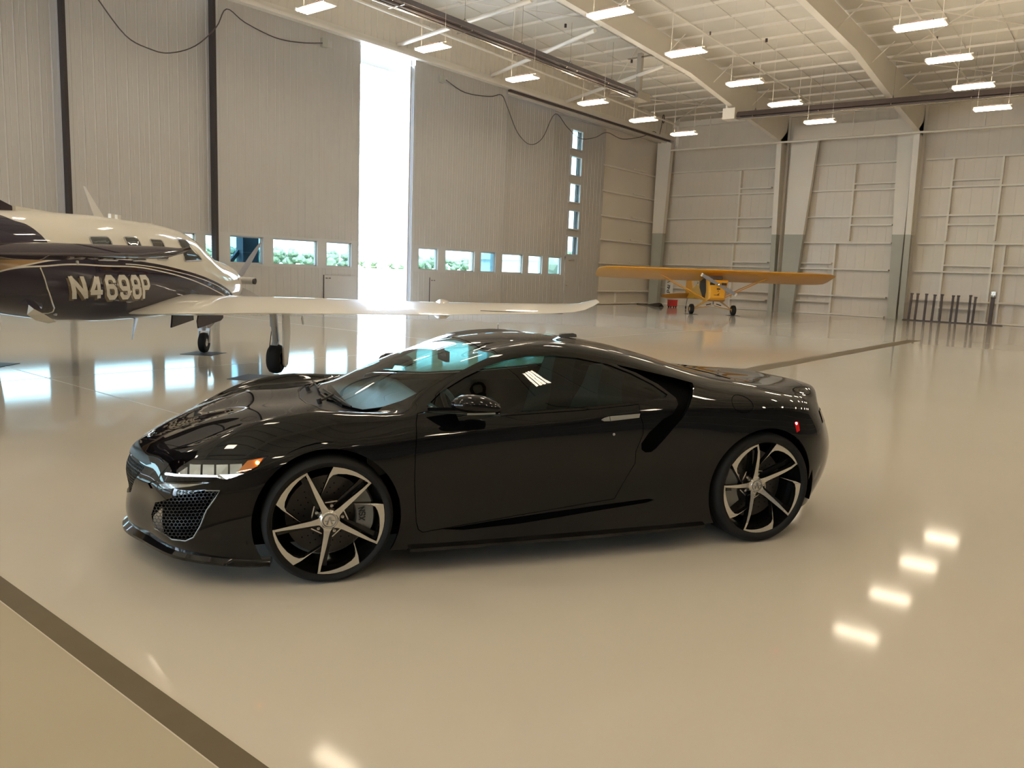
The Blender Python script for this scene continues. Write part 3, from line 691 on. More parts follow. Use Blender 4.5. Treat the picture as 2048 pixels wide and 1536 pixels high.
INT = [(2.147, .582, .377), (2.115, .666, .405), (2.036, .793, .465), (1.904, .871, .506), (1.838, .893, .508), (1.857, .892, .474), (1.899, .878, .41), (1.930, .862, .326), (1.962, .84, .265), (2.0, .81, .24), (2.064, .749, .232), (2.155, .56, .235), (2.17, .54, .30)]
VANE = [(2.185, .515, .462), (2.145, .583, .491), (2.04, .75, .525), (1.934, .84, .545), (1.87, .87, .545), (1.971, .831, .519), (2.07, .71, .482), (2.17, .535, .440)]
CG = [(-.40, .525), (.40, .525), (.36, .47), (.29, .404), (.20, .335), (.08, .30), (-.08, .30), (-.20, .335), (-.29, .404), (-.36, .47)]
NP_ = [(-.45, .548), (-.40, .532), (.40, .532), (.45, .548), (.36, .575), (.15, .582), (-.15, .582), (-.36, .575)]
WS = [(1.262, 0), (1.245, .25), (1.19, .45), (1.10, .60), (1.0, .655), (.90, .672), (.64, .638), (.45, .612), (.33, .598), (.345, .45), (.365, .25), (.372, 0)]
WS = WS + [(a, -b) for a, b in WS[-2:0:-1]]
CW = [(1.375, 0), (1.36, .25), (1.30, .46), (1.19, .62), (1.06, .70), (1.0, .665), (1.10, .607), (1.19, .458), (1.25, .25), (1.267, 0)]
CW = CW + [(a, -b) for a, b in CW[-2:0:-1]]
CW = CW[:-0 or None]
cwl = [(1.375, 0), (1.36, .25), (1.30, .46), (1.19, .62), (1.05, .705), (1.0, .66), (1.10, .606), (1.19, .456), (1.25, .255), (1.268, 0)]
CW = cwl[:5] + cwl[5:] ; 
CW = [(a, b) for a, b in cwl] + [(a, -b) for a, b in cwl[-2:0:-1]]
HOOD = [(2.235, 0), (2.205, .15), (2.12, .36), (2.02, .555), (1.85, .63), (1.6, .67), (1.4, .70), (1.22, .71), (1.12, .70), (1.19, .63), (1.305, .465), (1.365, .253), (1.38, 0)]
HOOD = HOOD + [(a, -b) for a, b in HOOD[-2:0:-1]]
REARG = [(-.62, 0), (-.62, .46), (-1.0, .52), (-1.3, .54), (-1.38, .45), (-1.4, 0)]
REARG = REARG + [(a, -b) for a, b in REARG[-2:0:-1]]
DECK = [(-1.42, 0), (-1.40, .46), (-1.33, .56), (-1.5, .60), (-1.75, .58), (-1.93, .50), (-1.99, .3), (-2.0, 0)]
DECK = DECK + [(a, -b) for a, b in DECK[-2:0:-1]]

body = shell(0, .02, 'paint'); body.name = 'body'
cuts = []
for cx, cz, r in ((1.32, .33, .372), (-1.305, .345, .384)):
    n = 72; m = MB().tube([(cx, .56, cz), (cx, 1.25, cz)], r, n); cuts.append(mirrored(m).obj('cut', M['satin']))
boolean(body, cuts); [rm(c) for c in cuts]
cuts = [side_cut(WIN), side_cut(BUT), side_cut(SLOT, .6), side_cut(DOOR, .6), top_cut(WS), top_cut(CW), top_cut(HOOD, .5), top_cut(REARG), top_cut(DECK), axis_cut(LAMP, HAX), axis_cut(INT, VAX), axis_cut(VANE, VAX), front_cut(CG), front_cut(NP_, 2.0)]
boolean(body, cuts); [rm(c) for c in cuts]
finish(body, 'body', car)
def piece(name, d0, d1, m, cut, side=False, par=car, lab=None):
    s = shell(d0, d1, m); boolean(s, [cut], 'INTERSECT'); rm(cut); finish(s, name, par)
    if lab: s['label'] = lab
    if side: 
        s2 = mirror_obj(s, name, par)
        return s, s2
    return s
door_l, door_r = piece('door', 0, .02, 'paint', side_cut(inset(DOOR, .0035), .6, both=False), True)
piece('hood', 0, .02, 'paint', top_cut(inset(HOOD, .003), .5))
piece('engine_lid', 0, .02, 'paint', top_cut(inset(DECK, .003)))
piece('cowl_panel', .016, .028, 'satin', top_cut(inset(CW, -.01)))
piece('windshield', .003, .008, 'glass', top_cut(inset(WS, .001)))
piece('rear_window', .003, .008, 'gloss', top_cut(inset(REARG, .001)))
piece('side_window', .006, .011, 'sglass', side_cut(inset(WIN, -.001), both=False), True)
piece('intake_duct', .055, .065, 'void', side_cut(inset(BUT, -.035), .5, both=False), True)
piece('sill_slot', .035, .045, 'void', side_cut(inset(SLOT, -.02), .6, both=False), True)
piece('lower_lamp', .006, .014, 'lens', axis_cut(VANE, VAX, both=False), True)  # reflective vane strip: clear cover over a chrome sheet, no lamp
piece('lower_lamp_housing', .03, .036, 'chrome', axis_cut(VANE, VAX, both=False, ins=-.006), True)
# headlamp
hl = piece('headlamp', .001, .005, 'lens', axis_cut(LAMP, HAX, both=False, ins=.002), True)
hh = piece('housing', .055, .062, 'gloss', axis_cut(LAMP, HAX, -.4, .3, both=False, ins=-.02), True)
aa = piece('marker_lens', .007, .012, 'amber', axis_cut(AMB, HAX, both=False, ins=.002), True, lab='amber corner lens')
def surf(x, z, off=0, side=1):            # point on the left body side at (x, z)
    h, n, fi, d = BVH.ray_cast(Vector((x, 1.6, z)), Vector((0, -1, 0)))
    if h is None: h, n, fi, d = BVH.find_nearest(Vector((x, .8, z)))
    p = h + n * off; return Vector((p.x, p.y * side, p.z))
for k, side in ((0, 1), (1, -1)):
    hh[k].parent = hl[k]; aa[k].parent = hl[k]
    md = MB()
    for i in range(5):
        xa, xb = 2.06 - i * .066, 2.06 - i * .066 - .056
        zz = lambda x: (.562 + (2.06 - x) * .02, .598 + (2.06 - x) * .14 if i == 0 else .618 + (2.06 - x) * .07)
        md.add([surf(x, z, -.03, side) for x, z in ((xa, zz(xa)[0]), (xb, zz(xb)[0]), (xb, zz(xb)[1]), (xa, zz(xa)[1]))], [(0, 1, 2, 3)])
    o = md.obj('reflector', M['chrome'], hl[k]); 
    MB().tube([surf(x, z, -.012, side) for x, z in ((2.10, .542), (2.04, .556), (1.98, .566), (1.93, .570), (1.88, .573), (1.85, .573))], .0075, 6).obj('running_light', M['drl'], hl[k])
    MB().add([surf(x, z, -.010, side) for x, z in ((1.84, .583), (1.80, .585), (1.725, .592), (1.806, .562))], [(0, 1, 2, 3)]).obj('light_guide', M['drl'], hl[k])
    MB().lathe([(.0, .008), (.007, .005), (.009, 0), (0, -.005)], 12, 1, tuple(surf(1.66, .640, -.001, side))).obj('turn_lamp', M['amberlamp'], hl[k])
# meshes: hexagon grids behind the openings
def hexgrid(p0, e1, e2, w, h, r, clip, name, par, m='mesh', t=.0035, dep=.012):
    mb = MB(); e1 = Vector(e1).normalized(); e2 = Vector(e2).normalized(); nrm = e1.cross(e2); p0 = Vector(p0)
    s3 = math.sqrt(3); seen = set()
    i = 0
    for iy in range(int(h / (1.5 * r)) + 2):
        for ix in range(int(w / (s3 * r)) + 2):
            cx, cy = (ix + (iy % 2) * .5) * s3 * r, iy * 1.5 * r
            for k in range(6):
                a, b = math.radians(60 * k + 30), math.radians(60 * k + 90)
                A = (cx + r * math.cos(a), cy + r * math.sin(a)); B = (cx + r * math.cos(b), cy + r * math.sin(b))
                key = tuple(sorted(((round(A[0], 4), round(A[1], 4)), (round(B[0], 4), round(B[1], 4)))))
                if key in seen or not (clip(*A) and clip(*B)): continue
                seen.add(key)
                mb.bar(p0 + e1 * A[0] + e2 * A[1], p0 + e1 * B[0] + e2 * B[1], t, dep, up=nrm)
    return tag(mb.obj(name, M[m], par), kind='stuff')
def inpoly(poly):
    def f(x, y):
        c = False; n = len(poly)
        for i in range(n):
            (x1, y1), (x2, y2) = poly[i], poly[i - 1]
            if (y1 > y) != (y2 > y) and x < (x2 - x1) * (y - y1) / (y2 - y1) + x1: c = not c
        return c
    return f
ax = Vector(VAX).normalized()
for side in (1, -1):
    # plane roughly parallel to the corner, set back 4 cm
    P = [Vector(BVH.ray_cast(Vector(p) + ax * .6, -ax)[0] or p) for p in INT]
    c = sum(P, Vector()) / len(P); e1 = ax.cross(Vector((0, 0, 1))).normalized(); e2 = e1.cross(ax); e2 = e2 if e2.z > 0 else -e2
    q = [((p - c).dot(e1) + .4, (p - c).dot(e2) + .4) for p in P]; org = c - e1 * .4 - e2 * .4
    f = lambda v: Vector((v.x, v.y * side, v.z))
    hm = hexgrid(org, e1, e2, .8, .8, .0105, inpoly(inset(q, -.003)), 'intake_mesh', car)
    for v in hm.data.vertices:
        h = BVH.ray_cast(v.co + ax * .8, -ax)[0]; t = (v.co - c).dot(ax)
        if h: v.co = h - ax * (.022 - t)
        v.co.y *= side
    edge_line = [P[k] for k in range(3, 12)]
    MB().tube([f(p + Vector((-.003, .004, 0))) for p in edge_line], .0035, 6).obj('intake_lip', M['caliper'], car)  # grey tube drawn as the light reflected along the intake edge
gm = hexgrid((0, -.42, .30), (0, 1, 0), (0, 0, 1), .84, .24, .0115, inpoly([(.02, .226), (.82, .226), (.78, .17), (.71, .104), (.62, .035), (.50, .0), (.34, .0), (.22, .035), (.13, .104), (.06, .17)]), 'grille_mesh', car)
for v in gm.data.vertices:
    h = BVH.ray_cast(Vector((2.6, v.co.y, v.co.z)), Vector((-1, 0, 0)))[0]
    if h: v.co.x += h.x - .016
piece('grille_backing', .045, .05, 'void', front_cut(inset(CG, -.02), 2.0))
piece('intake_backing', .06, .065, 'void', axis_cut(INT, VAX, both=False, ins=-.03), True)
MB().box((1.74, -.74, .15), (1.88, .74, .50)).box((1.88, -.62, .15), (2.03, .62, .49)).box((2.03, -.44, .16), (2.12, .44, .49)).obj('bumper_core', M['void'], car)
piece('nose_panel', -.001, .02, 'nosegrey', front_cut(inset(NP_, .002), 2.0))
# emblem on the nose: ring with calliper strokes
em = MB(); c = BVH.ray_cast(Vector((2.20, 0, 1.2)), Vector((0, 0, -1)))[0] + Vector((.003, 0, .004)); 
for k in range(24):
    a, b = 2 * PI * k / 24, 2 * PI * (k + 1) / 24
    em.bar(c + Vector((-.026 * math.cos(a) * .8, .034 * math.sin(a), .026 * math.cos(a) * .55)), c + Vector((-.026 * math.cos(b) * .8, .034 * math.sin(b), .026 * math.cos(b) * .55)), .005)
em.bar(c + Vector((-.02, 0, .013)), c + Vector((.014, .014, -.01)), .005).bar(c + Vector((-.02, 0, .013)), c + Vector((.014, -.014, -.01)), .005)
em.obj('nose_emblem', M['chrome'], car)
# splitter: follows the lower front edge
sp_pts = [G[i, V - 1] for i in range(0, 24)]
secs = []
for i, p in enumerate(sp_pts):
    x, yv, z = p
    nx = Vector((1, 0)) if i < 1 else Vector((sp_pts[min(i + 1, 23)][1] - sp_pts[i - 1][1], -(sp_pts[min(i + 1, 23)][0] - sp_pts[i - 1][0]))).normalized()
    w_ = .035 * (1 - .5 * i / 23)
    secs.append([(x + nx.x * w_, yv + nx.y * w_, z - .022), (x + nx.x * w_, yv + nx.y * w_, z - .008), (x - nx.x * .005, yv - nx.y * .005, z + .022), (x - nx.x * .1, yv - nx.y * .1, z - .01), (x - nx.x * .1, yv - nx.y * .1, z - .03)])
mb = MB().loft(secs); mirrored(mb).obj('splitter', M['gloss'], car, 40)
# underbody, wheel wells, interior tub
MB().box((-1.9, -.55, .10), (2.1, .55, .13)).box((-.86, -.88, .12), (.90, .88, .15)).obj('underbody', M['void'], car)
for cx, cz, r in ((1.32, .33, .405), (-1.305, .345, .415)):
    for s in (1, -1):
        ww = MB(); secs = []
        for k in range(25):
            a = PI * (k / 24) * 1.16 - .08 * PI
            secs.append([(cx + r * math.cos(a), s * .50, cz + r * math.sin(a)), (cx + r * math.cos(a), s * .915, cz + r * math.sin(a))])
        ww.loft(secs, cap=False, closed=False)
        n0 = len(ww.v); ww.v.append((cx, s * .5, cz)); ww.f += [(2 * k, 2 * k + 2, n0) for k in range(24)]; ww.m += [0] * 24
        ww.obj('wheel_liner', M['void'], car, fix=False)
tub = MB().box((-.72, -.80, .2), (1.15, .80, .23)).box((-.80, -.80, .2), (-.74, .80, .88)).box((-.78, -.86, .2), (.84, -.84, .79)).box((-.78, .84, .2), (.84, .86, .79))
tub.obj('cabin_tub', M['void'], car)
dash = MB().loft([[(1.12, yy, .80), (.72, yy, .845 - .02 * abs(yy)), (.62, yy, .80), (.64, yy, .62), (1.1, yy, .5)] for yy in np.linspace(-.80, .80, 9)])
dash.obj('dashboard', M['satin'], car, 50)
sw = MB(); c = Vector((.50, .37, .74)); tl = math.radians(25)
ring = [c + Vector((math.sin(tl) * .18 * math.sin(a), .18 * math.cos(a), .18 * math.cos(tl) * math.sin(a))) for a in np.linspace(0, 2 * PI, 25)]
sw.tube(ring, .015, 8, cap=False).bar(ring[0], ring[12], .03, .02).bar(c, ring[18], .03, .02).tube([c, c + Vector((.2, 0, -.06))], .03, 8)
sw.obj('steering_wheel', M['satin'], car, 50)
for s in (1, -1):
    st_ = MB()
    st_.loft([[(-.45 + dx, s * .37 + w0, z), (-.30 + dx, s * .37 + w0 * .8, z), (-.30 + dx, s * .37 - w0 * .8, z), (-.45 + dx, s * .37 - w0, z)] for z, dx, w0 in ((.3, .08, .24), (.55, .02, .26), (.78, -.04, .24), (.92, -.08, .14), (1.03, -.11, .12), (1.05, -.12, .07))])
    st_.loft([[(x, s * .37 - w0, .28), (x, s * .37 - w0 * .9, .46), (x, s * .37 + w0 * .9, .46), (x, s * .37 + w0, .28)] for x, w0 in ((-.42, .22), (-.1, .26), (.12, .25))])
    st_.obj('seat', M['leather'], car, 50)
MB().box((.475, -.10, 1.035), (.50, .10, 1.10)).bar((.49, 0, 1.08), (.50, 0, 1.13), .02).obj('rear_view_mirror', M['gloss'], car)
# wipers lie along the foot of the windshield
def onglass(x, y, o=.012): h = BVH.ray_cast(Vector((x, y, 2)), Vector((0, 0, -1)))[0]; return h + Vector((.3 * o, 0, o))
for bl, piv in ((((1.238, .02), (1.222, .18), (1.195, .36), (1.150, .55)), (1.295, .30)), (((1.240, -.58), (1.250, -.40), (1.258, -.22), (1.258, -.05)), (1.31, -.20))):
    B = [onglass(x, y) for x, y in bl]
    MB().tube(B, .0055, 6).tube([onglass(*piv, .004), (B[1] + B[2]) / 2 + Vector((0, 0, .006))], .007, 6).tube([onglass(*piv, -.01), onglass(*piv, .02)], .014, 10).obj('wiper', M['satin'], car)
# door mirrors
def mirror_geo(s):
    secs = []
    for x, w0, h0, zc in ((.715, .004, .010, .925), (.70, .03, .028, .925), (.66, .055, .045, .928), (.60, .070, .053, .925), (.54, .072, .052, .918), (.485, .062, .044, .908), (.465, .05, .034, .903)):
        secs.append([(x, s * (1.005 + w0 * math.cos(t) * (1.25 if math.cos(t) > 0 else 1)), zc + h0 * math.sin(t) * (1 if math.sin(t) > 0 else .85)) for t in np.linspace(0, 2 * PI, 17)[:-1]])
    o = MB().loft(secs).obj('mirror', M['paint'], car, 40)
    MB().box((.464, s * .965, .878), (.468, s * 1.045, .93)).obj('mirror_glass', M['chrome'], o)
    MB().loft([[(x, s * .855, z) for x, z in ((.80, .885), (.64, .882), (.64, .87), (.80, .868))], [(x, s * .97, z) for x, z in ((.70, .905), (.60, .902), (.60, .885), (.70, .888))]]).obj('mirror_arm', M['void'], o)
    MB().tube([(x, s * (1.005 + .078), .888) for x in (.65, .60, .54, .50)], .005, 6).obj('mirror_signal', M['handle'], o)
mirror_geo(1); mirror_geo(-1)
# flush door handle, lock, sill highlight, side marker, fuel lid, antenna, exhaust
def patch(poly, off, m, name, par, side=1):
    v = [surf(x, z, off, side) for x, z in poly] + [surf(x, z, -.004, side) for x, z in poly]; n = len(poly)
    return MB().add(v, [tuple(range(n)), tuple(range(2 * n - 1, n - 1, -1))] + [(i, (i + 1) % n, n + (i + 1) % n, n + i) for i in range(n)]).obj(name, M[m], par)
for d, s in ((door_l, 1), (door_r, -1)):
    patch([(-.187, .805), (-.205, .814), (-.240, .822), (-.240, .797), (-.205, .797)], .004, 'handle', 'handle_tip', d, s)
    patch([(-.244, .822), (-.433, .833), (-.425, .812), (-.244, .797)], .004, 'handle', 'door_handle', d, s)
    MB().lathe([(0, .004), (.007, .003), (.008, 0)], 12, 1, tuple(surf(-.265, .722, .0, s))).obj('key_lock', M['handle'], d)
for s in (1, -1):
    patch([(-1.505, .752), (-1.54, .758), (-1.545, .705), (-1.520, .695)], .003, 'redlens', 'side_marker', car, s)
    MB().lathe([(0, .006), (.008, .003), (.010, 0)], 12, 1, tuple(surf(-1.519, .748, .001, s))).obj('side_marker_lamp', M['redlamp'], car)
    tl_ = MB().add([Vector(G[i, j]) * 1.0 + Vector((-.004, .004, 0)) for i in (104, 107, 111, 115) for j in (19, 23)], [(0, 1, 3, 2), (2, 3, 5, 4), (4, 5, 7, 6)])
    if s < 0: tl_.v = [(x, -y, z) for x, y, z in tl_.v]
    tl_.obj('tail_lamp', M['redglass'], car)
# fuel lid ring
rg = [surf(-1.135 + .072 * math.cos(a), .872 + .048 * math.sin(a), .0002) for a in np.linspace(0, 2 * PI, 41)]
MB().tube(rg, .0018, 5, cap=False).obj('fuel_lid_seam', M['void'], car)
an = MB().loft([[(x, w0, z0) for w0, z0 in ((-wd_, 0), (-wd_ * .6, h_), (wd_ * .6, h_), (wd_, 0))] for x, wd_, h_ in ((.06, .004, .004), (.04, .03, .02), (-.04, .034, .026), (-.07, .02, .018), (-.075, .01, .002))])
an.v = [(x - .36, y, z + 1.193) for x, y, z in an.v]; an.obj('roof_antenna', M['satin'], car, 40)
MB().box((-2.17, -.42, .16), (-1.95, .42, .30)).obj('diffuser', M['satin'], car)
MB().tube([(-2.19, -.12, .33), (-1.9, -.12, .33)], .04, 14).tube([(-2.19, .12, .33), (-1.9, .12, .33)], .04, 14).obj('exhaust_tips', M['chrome'], car, 60)
# side skirt blade
sk = []
for i in range(10):
    x = .90 - i * (1.80 / 9); p = surf(x, .17, 0); sk.append([(x, p.y - .01, .165), (x, p.y + .030 + .012 * math.sin(PI * i / 9), .150), (x, p.y + .026 + .012 * math.sin(PI * i / 9), .132), (x, p.y - .03, .13)])
mirrored(MB().loft(sk)).obj('side_skirt', M['gloss'], car, 40)

# wheels
def letters(txt, h, mb, place, mi=0, wk=.16, sh=0.0, adv=.78):
    """stroke glyphs on a 0..1 box, place(u,v)->3D point, thickness along surface via place"""
    Gl = {'N': [[(0, 0), (0, 1), (.62, 0), (.62, 1)]], 'S': [[(.62, .8), (.5, 1), (.12, 1), (0, .85), (0, .65), (.12, .52), (.5, .48), (.62, .35), (.62, .15), (.5, 0), (.12, 0), (0, .2)]],
          'X': [[(0, 0), (.62, 1)], [(0, 1), (.62, 0)]]}
    u0 = 0
    for ch in txt:
        for st in Gl[ch]:
            for a, b in zip(st[:-1], st[1:]):
                d = Vector((b[0] - a[0], b[1] - a[1])); L = d.length; d /= L; nx = Vector((-d.y, d.x)) * wk / 2; e = d * wk * .35
                q = [Vector(a) - e + nx, Vector(b) + e + nx, Vector(b) + e - nx, Vector(a) - e - nx]
                mb.add([place((u0 + p.x + sh * p.y) * h, p.y * h, .0015) for p in q] + [place((u0 + p.x + sh * p.y) * h, p.y * h, 0) for p in q], [(0, 1, 2, 3), (7, 6, 5, 4), (0, 4, 5, 1), (1, 5, 6, 2), (2, 6, 7, 3), (3, 7, 4, 0)], mi)
        u0 += adv + .05
    return mb
def wheel(x, side, R_t, wdt, R_r, hub, rot, cal):
    """built with the outer face towards +y at y=0, then moved"""
    yo = side * (wdt[1]); z0 = R_t
    def f(p): return (x + p[0], yo + side * p[1], z0 + p[2])
    def fin(mb): mb.v = [f(p) for p in mb.v]; return mb
    W = wdt[0]
    rim = MB().lathe([(R_r + .003, -.012), (R_r + .003, -.002), (R_r - .001, -.002), (R_r - .004, -.012), (R_r - .012, -.03), (R_r - .03, -.10), (R_r - .04, -W + .05), (R_r - .01, -W + .02)], 64)
    root = fin(rim).obj('wheel', M['rimblack'], car, 40)
    ty = MB().lathe([(R_r - .001, -.014), (R_r + .003, .003), (R_r + .014, .012), (R_t - .024, .014), (R_t - .010, .002), (R_t - .002, -.02), (R_t, -.05), (R_t, -W + .05), (R_t - .01, -W + .015), (R_t - .02, -W - .01), (R_r + .01, -W - .005), (R_r - .004, -W + .02)], 96, closed=True)
    fin(ty).obj('tyre', M['tyre'], root, 50)
    gr = MB()
    for yy in (-.07, -.11, -.15, -.19): gr.lathe([(R_t + .0006, yy), (R_t + .0006, yy - .008)], 72)
    fin(gr).obj('tread_groove', M['void'], root, fix=False)
    def dep(r): 
        t = min(1, max(0, (r - .2) / .62)); return -hub * (1 - t) ** 1.3 + .001
    def P(r, a, w_=0, dr=(0, 0)):  # polar (unit) -> local; picture angle: left is +x
        return Vector((-r * math.cos(math.radians(a)), r * math.sin(math.radians(a))))
    def ribbon(pts, mb, th=.035):
        c = [P(r, a + rot) for r, a, w_ in pts]; n = len(c); L = []; Rr = []
        for i in range(n):
            d = (c[min(i + 1, n - 1)] - c[max(i - 1, 0)]).normalized(); nn = Vector((-d.y, d.x)) * pts[i][2] / 2
            L.append(c[i] + nn); Rr.append(c[i] - nn)
        for i in range(n - 1):
            for tri, (a0, b0, c0, d0) in enumerate([(L[i], L[i + 1], Rr[i + 1], Rr[i])]):
                q = [a0, b0, c0, d0]
                top = [(p.x * R_r, dep(p.length), p.y * R_r) for p in q]; bot = [(p.x * R_r * .985, dep(p.length) - th, p.y * R_r * .985) for p in q]
                mb.add(top, [(0, 1, 2, 3)], 0); mb.add(top + bot, [(0, 4, 5, 1), (2, 6, 7, 3)] + ([(3, 7, 4, 0)] if i == 0 else []) + ([(1, 5, 6, 2)] if i == n - 2 else []), 1)
    for k in range(5):
        o = 72 * k; mb = MB()
        ribbon([(.14, 113 + o, .17), (.20, 114 + o, .12), (.30, 114.8 + o, .095), (.50, 114.8 + o, .082), (.66, 114.6 + o, .066), (.82, 114.5 + o, .050), (.968, 114.8 + o, .040)], mb)
        pl = [(.99, 113.5), (.99, 119), (.99, 126), (.99, 133), (.99, 140), (.99, 147), (.99, 153), (.995, 158.5), (.86, 162.6), (.69, 168), (.58, 173.5), (.475, 182.5),
              (.49, 181), (.616, 170.9), (.70, 166.2), (.783, 163), (.842, 158.6), (.873, 152.5), (.899, 143), (.918, 134), (.936, 126), (.951, 119), (.958, 113.5)]
        c2 = [P(r_, a_ + o + rot) for r_, a_ in pl]
        mb.prism([tuple(p) for p in c2], lambda u_, v_, kk: (u_ * R_r, dep(math.hypot(u_, v_)) - (0, .035)[kk], v_ * R_r), 0)
        tri = len(mb.f); npl = len(pl)
        for q_ in range(npl): mb.m[-1 - q_] = 1
        for vv in range(len(mb.v)): pass
        fin(mb).obj('spoke', [M['silver'], M['rimblack']], root, fix=False)
        mb = MB(); c0 = P(.31, 82 + o + rot); tdir = Vector((-c0.y, c0.x)).normalized(); rr = .11
        tdir = (tdir + c0.normalized() * .25).normalized()
        A, B = c0 - tdir * rr, c0 + tdir * rr
        mb.bar((A.x * R_r, -hub - .035, A.y * R_r), (B.x * R_r, -hub - .035, B.y * R_r), .006, .006); fin(mb).obj('spoke_edge', M['silver'], root)  # silver bar drawn as the highlight on a dark spoke chamfer
        mb = MB()          # dark inner spoke
        ribbon([(.18, 128 + o, .16), (.45, 124 + o, .12), (.80, 121 + o, .09), (.97, 121 + o, .10)], mb, .02); mb.v = [(p[0], p[1] - .045, p[2]) for p in mb.v]; mb.m = [0] * len(mb.m)
        fin(mb).obj('inner_spoke', M['rimblack'], root, fix=False)
        c0 = P(.245, 78 + o + rot); mb = MB().lathe([(0, .0), (.009, -.002), (.011, -.02)], 8, 1, (c0.x * R_r, -hub - .02, c0.y * R_r)); fin(mb).obj('lug_nut', M['galv'], root)
    hb = MB().lathe([(0, -hub + .008), (.040, -hub + .006), (.046, -hub), (.052, -hub - .004), (.058, -hub - .03)], 40); fin(hb).obj('hub', M['silver'], root, 40)
    cp = MB().lathe([(.031, -hub + .009), (.035, -hub + .011), (.036, -hub + .009)], 40)
    yk = -hub + .009
    for (a, b) in (((-.024, 0), (-.006, .0)), ((0, .02), (-.012, -.02)), ((0, .02), (.012, -.02)), ((.024, 0), (.006, 0)), ((-.016, -.018), (-.006, 0)), ((.016, -.018), (.006, 0))):
        cp.bar((a[0], yk, a[1]), (b[0], yk, b[1]), .005, .004)
    fin(cp).obj('center_emblem', M['caliper'], root)
    dc = MB().lathe([(.075, -.115), (R_r * .74, -.115), (R_r * .74, -.145), (.075, -.145)], 56, closed=True); fin(dc).obj('brake_disc', M['disc'], root, 40)
    dots = MB()
    for k in range(60):
        a = 2 * PI * k / 60; rr = R_r * (.42 + .09 * (k % 3)); dots.box((rr * math.cos(a) - .003, -.1148, rr * math.sin(a) - .003), (rr * math.cos(a) + .003, -.1142, rr * math.sin(a) + .003))
    tag(fin(dots).obj('drilled_holes', M['void'], root), kind='stuff')
    bl = MB().lathe([(.02, -.10), (.078, -.10), (.082, -.118)], 30); fin(bl).obj('disc_bell', M['disc'], root, 40)
    # caliper
    a0, a1 = cal; cb = MB(); secs = []
    for k in range(9):
        a = math.radians(a0 + (a1 - a0) * k / 8); e = .006 if k in (0, 8) else 0
        secs.append([(-(r) * math.cos(a), yy, r * math.sin(a)) for r, yy in ((R_r * .50 + e, -.075), (R_r * .52, -.058 - e), (R_r * .82, -.058 - e), (R_r * .86 - e, -.085), (R_r * .86, -.18), (R_r * .5, -.18))])
    cb.loft(secs); cal_o = fin(cb).obj('caliper', M['caliper'], root, 40)
    if hub < .05 :
        tx = MB(); am = math.radians(14)
        def place(u, v, t): 
            a = am - u / (R_r * .66) ; r = R_r * .56 + v; return (-r * math.cos(a), -.056 + t + .0005, r * math.sin(a))
        letters('NSX', .029, tx, lambda u, v, t: place(u, v, t), wk=.21, adv=.86)
        fin(tx).obj('caliper_lettering', M['letter'], root)
    return root
for s in (1, -1):
    wheel(1.315, s, .330, (.245, .938), .282, .012, 0, (146 if 0 else 172 - 26, 172 + 60) if False else (-20, 38))
    wheel(-1.315, s, .347, (.300, .945), .288, .062, -12, (150, 215))

# ============================================================ THE TURBOPROP
PP = (-11.2853154, 5.52649766, 2.28119809)
ac = thing('turboprop_aircraft', 'white, navy and gold single-engine low-wing aircraft lettered N4698P', 'airplane', (PP[0], PP[1], .006), PP[2])
FS = [(-7.2, 1.66, 1.86, .06), (-6, 1.46, 1.90, .22), (-5, 1.28, 1.94, .36), (-4.2, 1.12, 1.98, .47), (-3.4, .995, 2.02, .56), (-2.4, .865, 2.07, .62), (-1.3, .79, 2.095, .64), (0, .76, 2.09, .64),
      (.7, .75, 2.055, .635), (1.15, .75, 1.94, .62), (1.55, .75, 1.79, .61), (1.95, .755, 1.69, .585), (2.4, .765, 1.635, .54), (3.0, .79, 1.565, .46), (3.45, .84, 1.48, .37), (3.75, .91, 1.385, .28), (3.93, .98, 1.29, .19), (3.99, 1.03, 1.24, .12)]
fsx = [q[0] for q in FS]; FSA = np.array(FS)
def pch(x, c):                       # monotone-ish cubic through the stations
    i = int(np.clip(np.searchsorted(fsx, x) - 1, 0, len(FS) - 2)); x0, x1 = fsx[i], fsx[i + 1]; t = (x - x0) / (x1 - x0); h = x1 - x0
    def m(j):
        if j <= 0: return (FSA[1, c] - FSA[0, c]) / (fsx[1] - fsx[0])
        if j >= len(FS) - 1: return (FSA[-1, c] - FSA[-2, c]) / (fsx[-1] - fsx[-2])
        a = (FSA[j, c] - FSA[j - 1, c]) / (fsx[j] - fsx[j - 1]); b = (FSA[j + 1, c] - FSA[j, c]) / (fsx[j + 1] - fsx[j]); return 0 if a * b <= 0 else 2 * a * b / (a + b)
    return (2*t**3-3*t**2+1)*FSA[i, c] + (t**3-2*t**2+t)*h*m(i) + (-2*t**3+3*t**2)*FSA[i+1, c] + (t**3-t**2)*h*m(i+1)
FE = 2.35
def fsec(x): zb, zt, w_ = pch(x, 1), pch(x, 2), pch(x, 3); return (zb + zt) / 2, (zt - zb) / 2, w_
def fside(x, z, off=0, side=-1):
    zc, h, w_ = fsec(x); q = min(.999, abs((z - zc) / h)); return Vector((x, side * (w_ * (1 - q ** FE) ** (1 / FE) + off), z))
